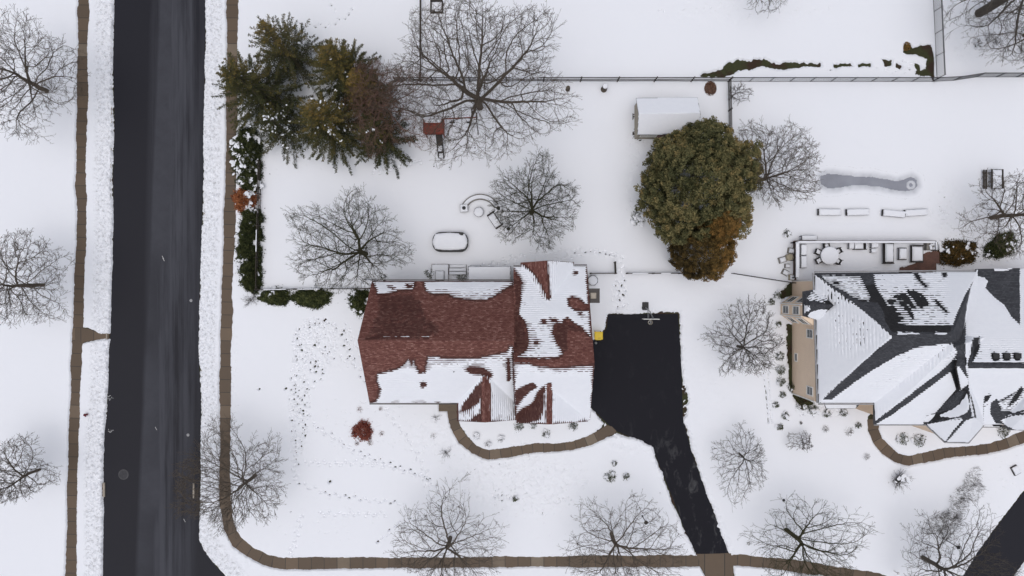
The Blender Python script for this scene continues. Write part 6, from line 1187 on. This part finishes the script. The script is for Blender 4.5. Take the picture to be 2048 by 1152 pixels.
def neighbour_deck():
    z = 1.0; at = lambda x, y, zz=z + .02: P(x, y, zz); r = thing('raised_deck', P(1725, 515), 'raised back deck of the beige house with snow capped railings', 'deck'); o = Vector(r.location)
    a = P(1592, 481, z); b = P(1873, 548, z); x0, x1, y1, y0 = a.x, b.x, a.y, .95
    MB().box(((x0 + x1) / 2, (y0 + y1) / 2, z / 2 - .03), (x1 - x0, y1 - y0, z)).build('platform', M['deckwood'], r, world=True)
    # deck boards showing, rest under snow with a ragged edge
    q = P(1640, 500, z); bare = [P(px, py, z) for px, py in ((1798, 545), (1802, 538), (1815, 533), (1828, 529), (1842, 523), (1846, 512), (1855, 506), (1868, 504), (1880, 500), (1890, 560), (1798, 560))]
    xs = np.arange(x0 + .02, x1, .06); ys = np.arange(y0, y1, .06); X, Y = np.meshgrid(xs, ys); sdv = sdf_poly(X, Y, [(p.x, p.y) for p in bare]) + .35 * fbm(X, Y, .5, 71, 3, .7); hh = z - .06 + .15 * ss((sdv + .02) / .3) + .02 * fbm(X, Y, .8, 72, 2)
    V = np.stack([X.ravel(), Y.ravel(), hh.ravel()], 1); ny, nx = X.shape; idx = np.arange(nx * ny).reshape(ny, nx); Fc = np.stack([idx[:-1, :-1].ravel(), idx[:-1, 1:].ravel(), idx[1:, 1:].ravel(), idx[1:, :-1].ravel()], 1); link_mesh('deck_snow', np_mesh('deck_snow', V, Fc, True), M['cap'], r, world=True)
    bd = MB(); [bd.box(((x0 + x1) / 2 + 4.5, yy, z - .020), (x1 - x0 - 9.0, .125, .012)) for yy in np.arange(y0 + .1, y1, .15)]; bd.build('floor_boards', M['deckwood'], r, world=True)
    def rail(p, q, wcap, solid=False):
        p = Vector(p); q = Vector(q); L = (q - p).length; u = (q - p) / L; m = MB(); m.bar(p + Vector((0, 0, z + .95)), q + Vector((0, 0, z + .95)), .14, .06); m.bar(p + Vector((0, 0, z + .15)), q + Vector((0, 0, z + .15)), .06, .06); k = int(L / .14)
        for i in range(1, k): c = p + (q - p) * i / k; m.bar(c + Vector((0, 0, z + .15)), c + Vector((0, 0, z + .93)), .04)
        m.build('railing', M['wicker'], r, world=True)
        for i in range(int(L / 2.2) + 2): c = p + (q - p) * min(1, i / max(1, int(L / 2.2) + 1)); MB().bar(c + Vector((0, 0, 0)), c + Vector((0, 0, z + 1.0)), .11).build('railing_post', M['wicker'], r, world=True)
        c = (p + q) / 2; MB().pad((c.x, c.y, z + .98), L * 1.0, wcap, .13, math.atan2(u.y, u.x), 5, 26, 7, 0, .12).build('railing_snow', M['cap'], r, world=True, smooth=True)
    a = P(1595, 484, 2); b = P(1595, 555, 2); rail((a.x, a.y, 0), (b.x, b.y, 0), .40); c_ = P(1872, 484, 2); rail((a.x, a.y, 0), (c_.x, c_.y, 0), .26); d_ = P(1873, 500, 2); rail((c_.x, c_.y, 0), (d_.x, d_.y, 0), .16)
    st = P(1862, 540, .7)
    for k in range(4): MB().box((x1 - 1.2, y0 + .1 - .28 * 0 + k * .27, z + .05 - k * .0), (1.1, .22, .04)).build('tread', M['deckwood'], r, world=True)
    for k in range(3): MB().box((x1 + .16 + k * .3, y1 - 2.0, z - .2 - k * .27), (.3, 1.4, .1)).build('stair', M['deckwood'], r, world=True)
    # furniture on the deck
    zz = z + .08
    table('round patio table under a thick disc of snow on the raised deck', P(1653, 512, zz), 0, 2.15, 2.15, .74, round_=True, name='patio_table', cap=.18)
    c = P(1653, 512, zz)
    for i, (ang, lb) in enumerate([(100, 'patio chair above the round deck table'), (28, 'patio chair at the upper right of the round deck table'), (-32, 'patio chair at the lower right of the round deck table'), (158, 'patio chair at the upper left of the round deck table'), (208, 'patio chair at the lower left of the round deck table')]):
        t = R(ang); arm_chair(lb, c + Vector((math.cos(t) * 1.32, math.sin(t) * 1.22, 0)), t - math.pi / 2, .66, .62, name='patio_chair', group='chairs round the deck table', seed=20 + i)
    arm_chair('snow filled lounge chair at the deck railing left of the square tables', P(1715, 492, zz), R(-90), .95, 1.3, name='lounge_chair', seed=30, back=.8)
    table('small snow covered ottoman at the left of the lounge chair by the deck railing', P(1699, 491, zz), 0, .6, .9, .4, name='ottoman', cat='ottoman', cap=.2, seed=31)
    table('larger of two square snow topped tables at the deck railing', P(1745, 490, zz), 0, .85, .72, .5, cap=.16, seed=32); table('smaller square snow topped table below the larger one on the deck', P(1744, 502, zz), 0, .66, .5, .4, cap=.14, seed=33)
    arm_chair('long outdoor sofa with teal back cushions under heavy snow on the deck', P(1773, 506, zz), R(90), 2.6, 1.25, name='outdoor_sofa', cat='sofa', cush='green', seed=34, back=.9)
    table('oblong coffee table heaped with snow between the sofa and the double seat on the deck', P(1801, 508, zz), 0, .95, 1.45, .42, cap=.22, seed=35, name='coffee_table', inset=.9)
    a_ = arm_chair('wide double seat under lumpy snow at the right end of the deck', P(1830, 508, zz), R(90), 2.05, 1.45, name='double_seat', cat='sofa', seed=36, back=.7)
    r = thing('stone_planter', P(1858, 493, zz), 'corner planter with snowy twigs beside the deck steps', 'planter'); MB().box((0, 0, .3), (1.3, .9, .6)).build('box', M['stone'], r); rg = random.Random(3); sn = MB(); [sn.pad((rg.uniform(-.5, .5), rg.uniform(-.3, .3), .6 + rg.uniform(0, .1)), .3, .28, .1, rg.uniform(0, 3), k, 5) for k in range(9)]; sn.build('snow_cap', M['cap'], r, smooth=True)
    table('upper snow topped storage bench along the left deck railing', P(1604, 500, zz), 0, .68, 1.3, .5, name='storage_bench', cat='bench', cap=.10, seed=37); table('lower snow topped storage bench along the left deck railing', P(1604, 524, zz), 0, .68, 1.45, .5, name='storage_bench', cat='bench', cap=.12, seed=38)
    table('snow capped potting shelf outside the upper left corner of the deck', P(1612, 477, 0), 0, 1.9, .55, .9, name='potting_shelf', cat='shelf', cap=.12, seed=39)
    # clutter left of the deck
    r = thing('rain_barrel', P(1574, 515, 0), 'tan round lidded barrel left of the deck', 'barrel'); MB().lathe((0, 0, 0), [(.36, 0), (.42, .3), (.42, .6), (.36, .9), (.34, .92)], 18).build('body', M['tan'], r); MB().lathe((0, 0, .92), [(.38, 0), (.38, .05), (.3, .07), (.03, .08)], 18).build('lid', M['tan'], r)
    rg = random.Random(6)
    for i, (x, y, lb) in enumerate([(1562, 520, 'small snow topped crate left of the tan barrel'), (1572, 532, 'snow heaped crate just below the tan barrel'), (1568, 545, 'large snow heaped crate below the tan barrel, near the picket fence'), (1582, 555, 'tan crate between the picket fence end and the deck'), (1580, 502, 'narrow crate above the tan barrel')]):
        r = thing('garden_crate', P(x, y, 0), lb, 'crate', rz=rg.uniform(-.5, .5)); s = rg.uniform(.5, .95); MB().box((0, 0, .22), (s, s * .8, .44)).build('side_board', M['stone' if i != 3 else 'tan'], r); MB().pad((.05, 0, .44), s * .85, s * .66, .16, 0, i, 7, 3, 0, .4).build('snow_cap', M['cap'], r, smooth=True)
yard_things(); neighbour_deck()
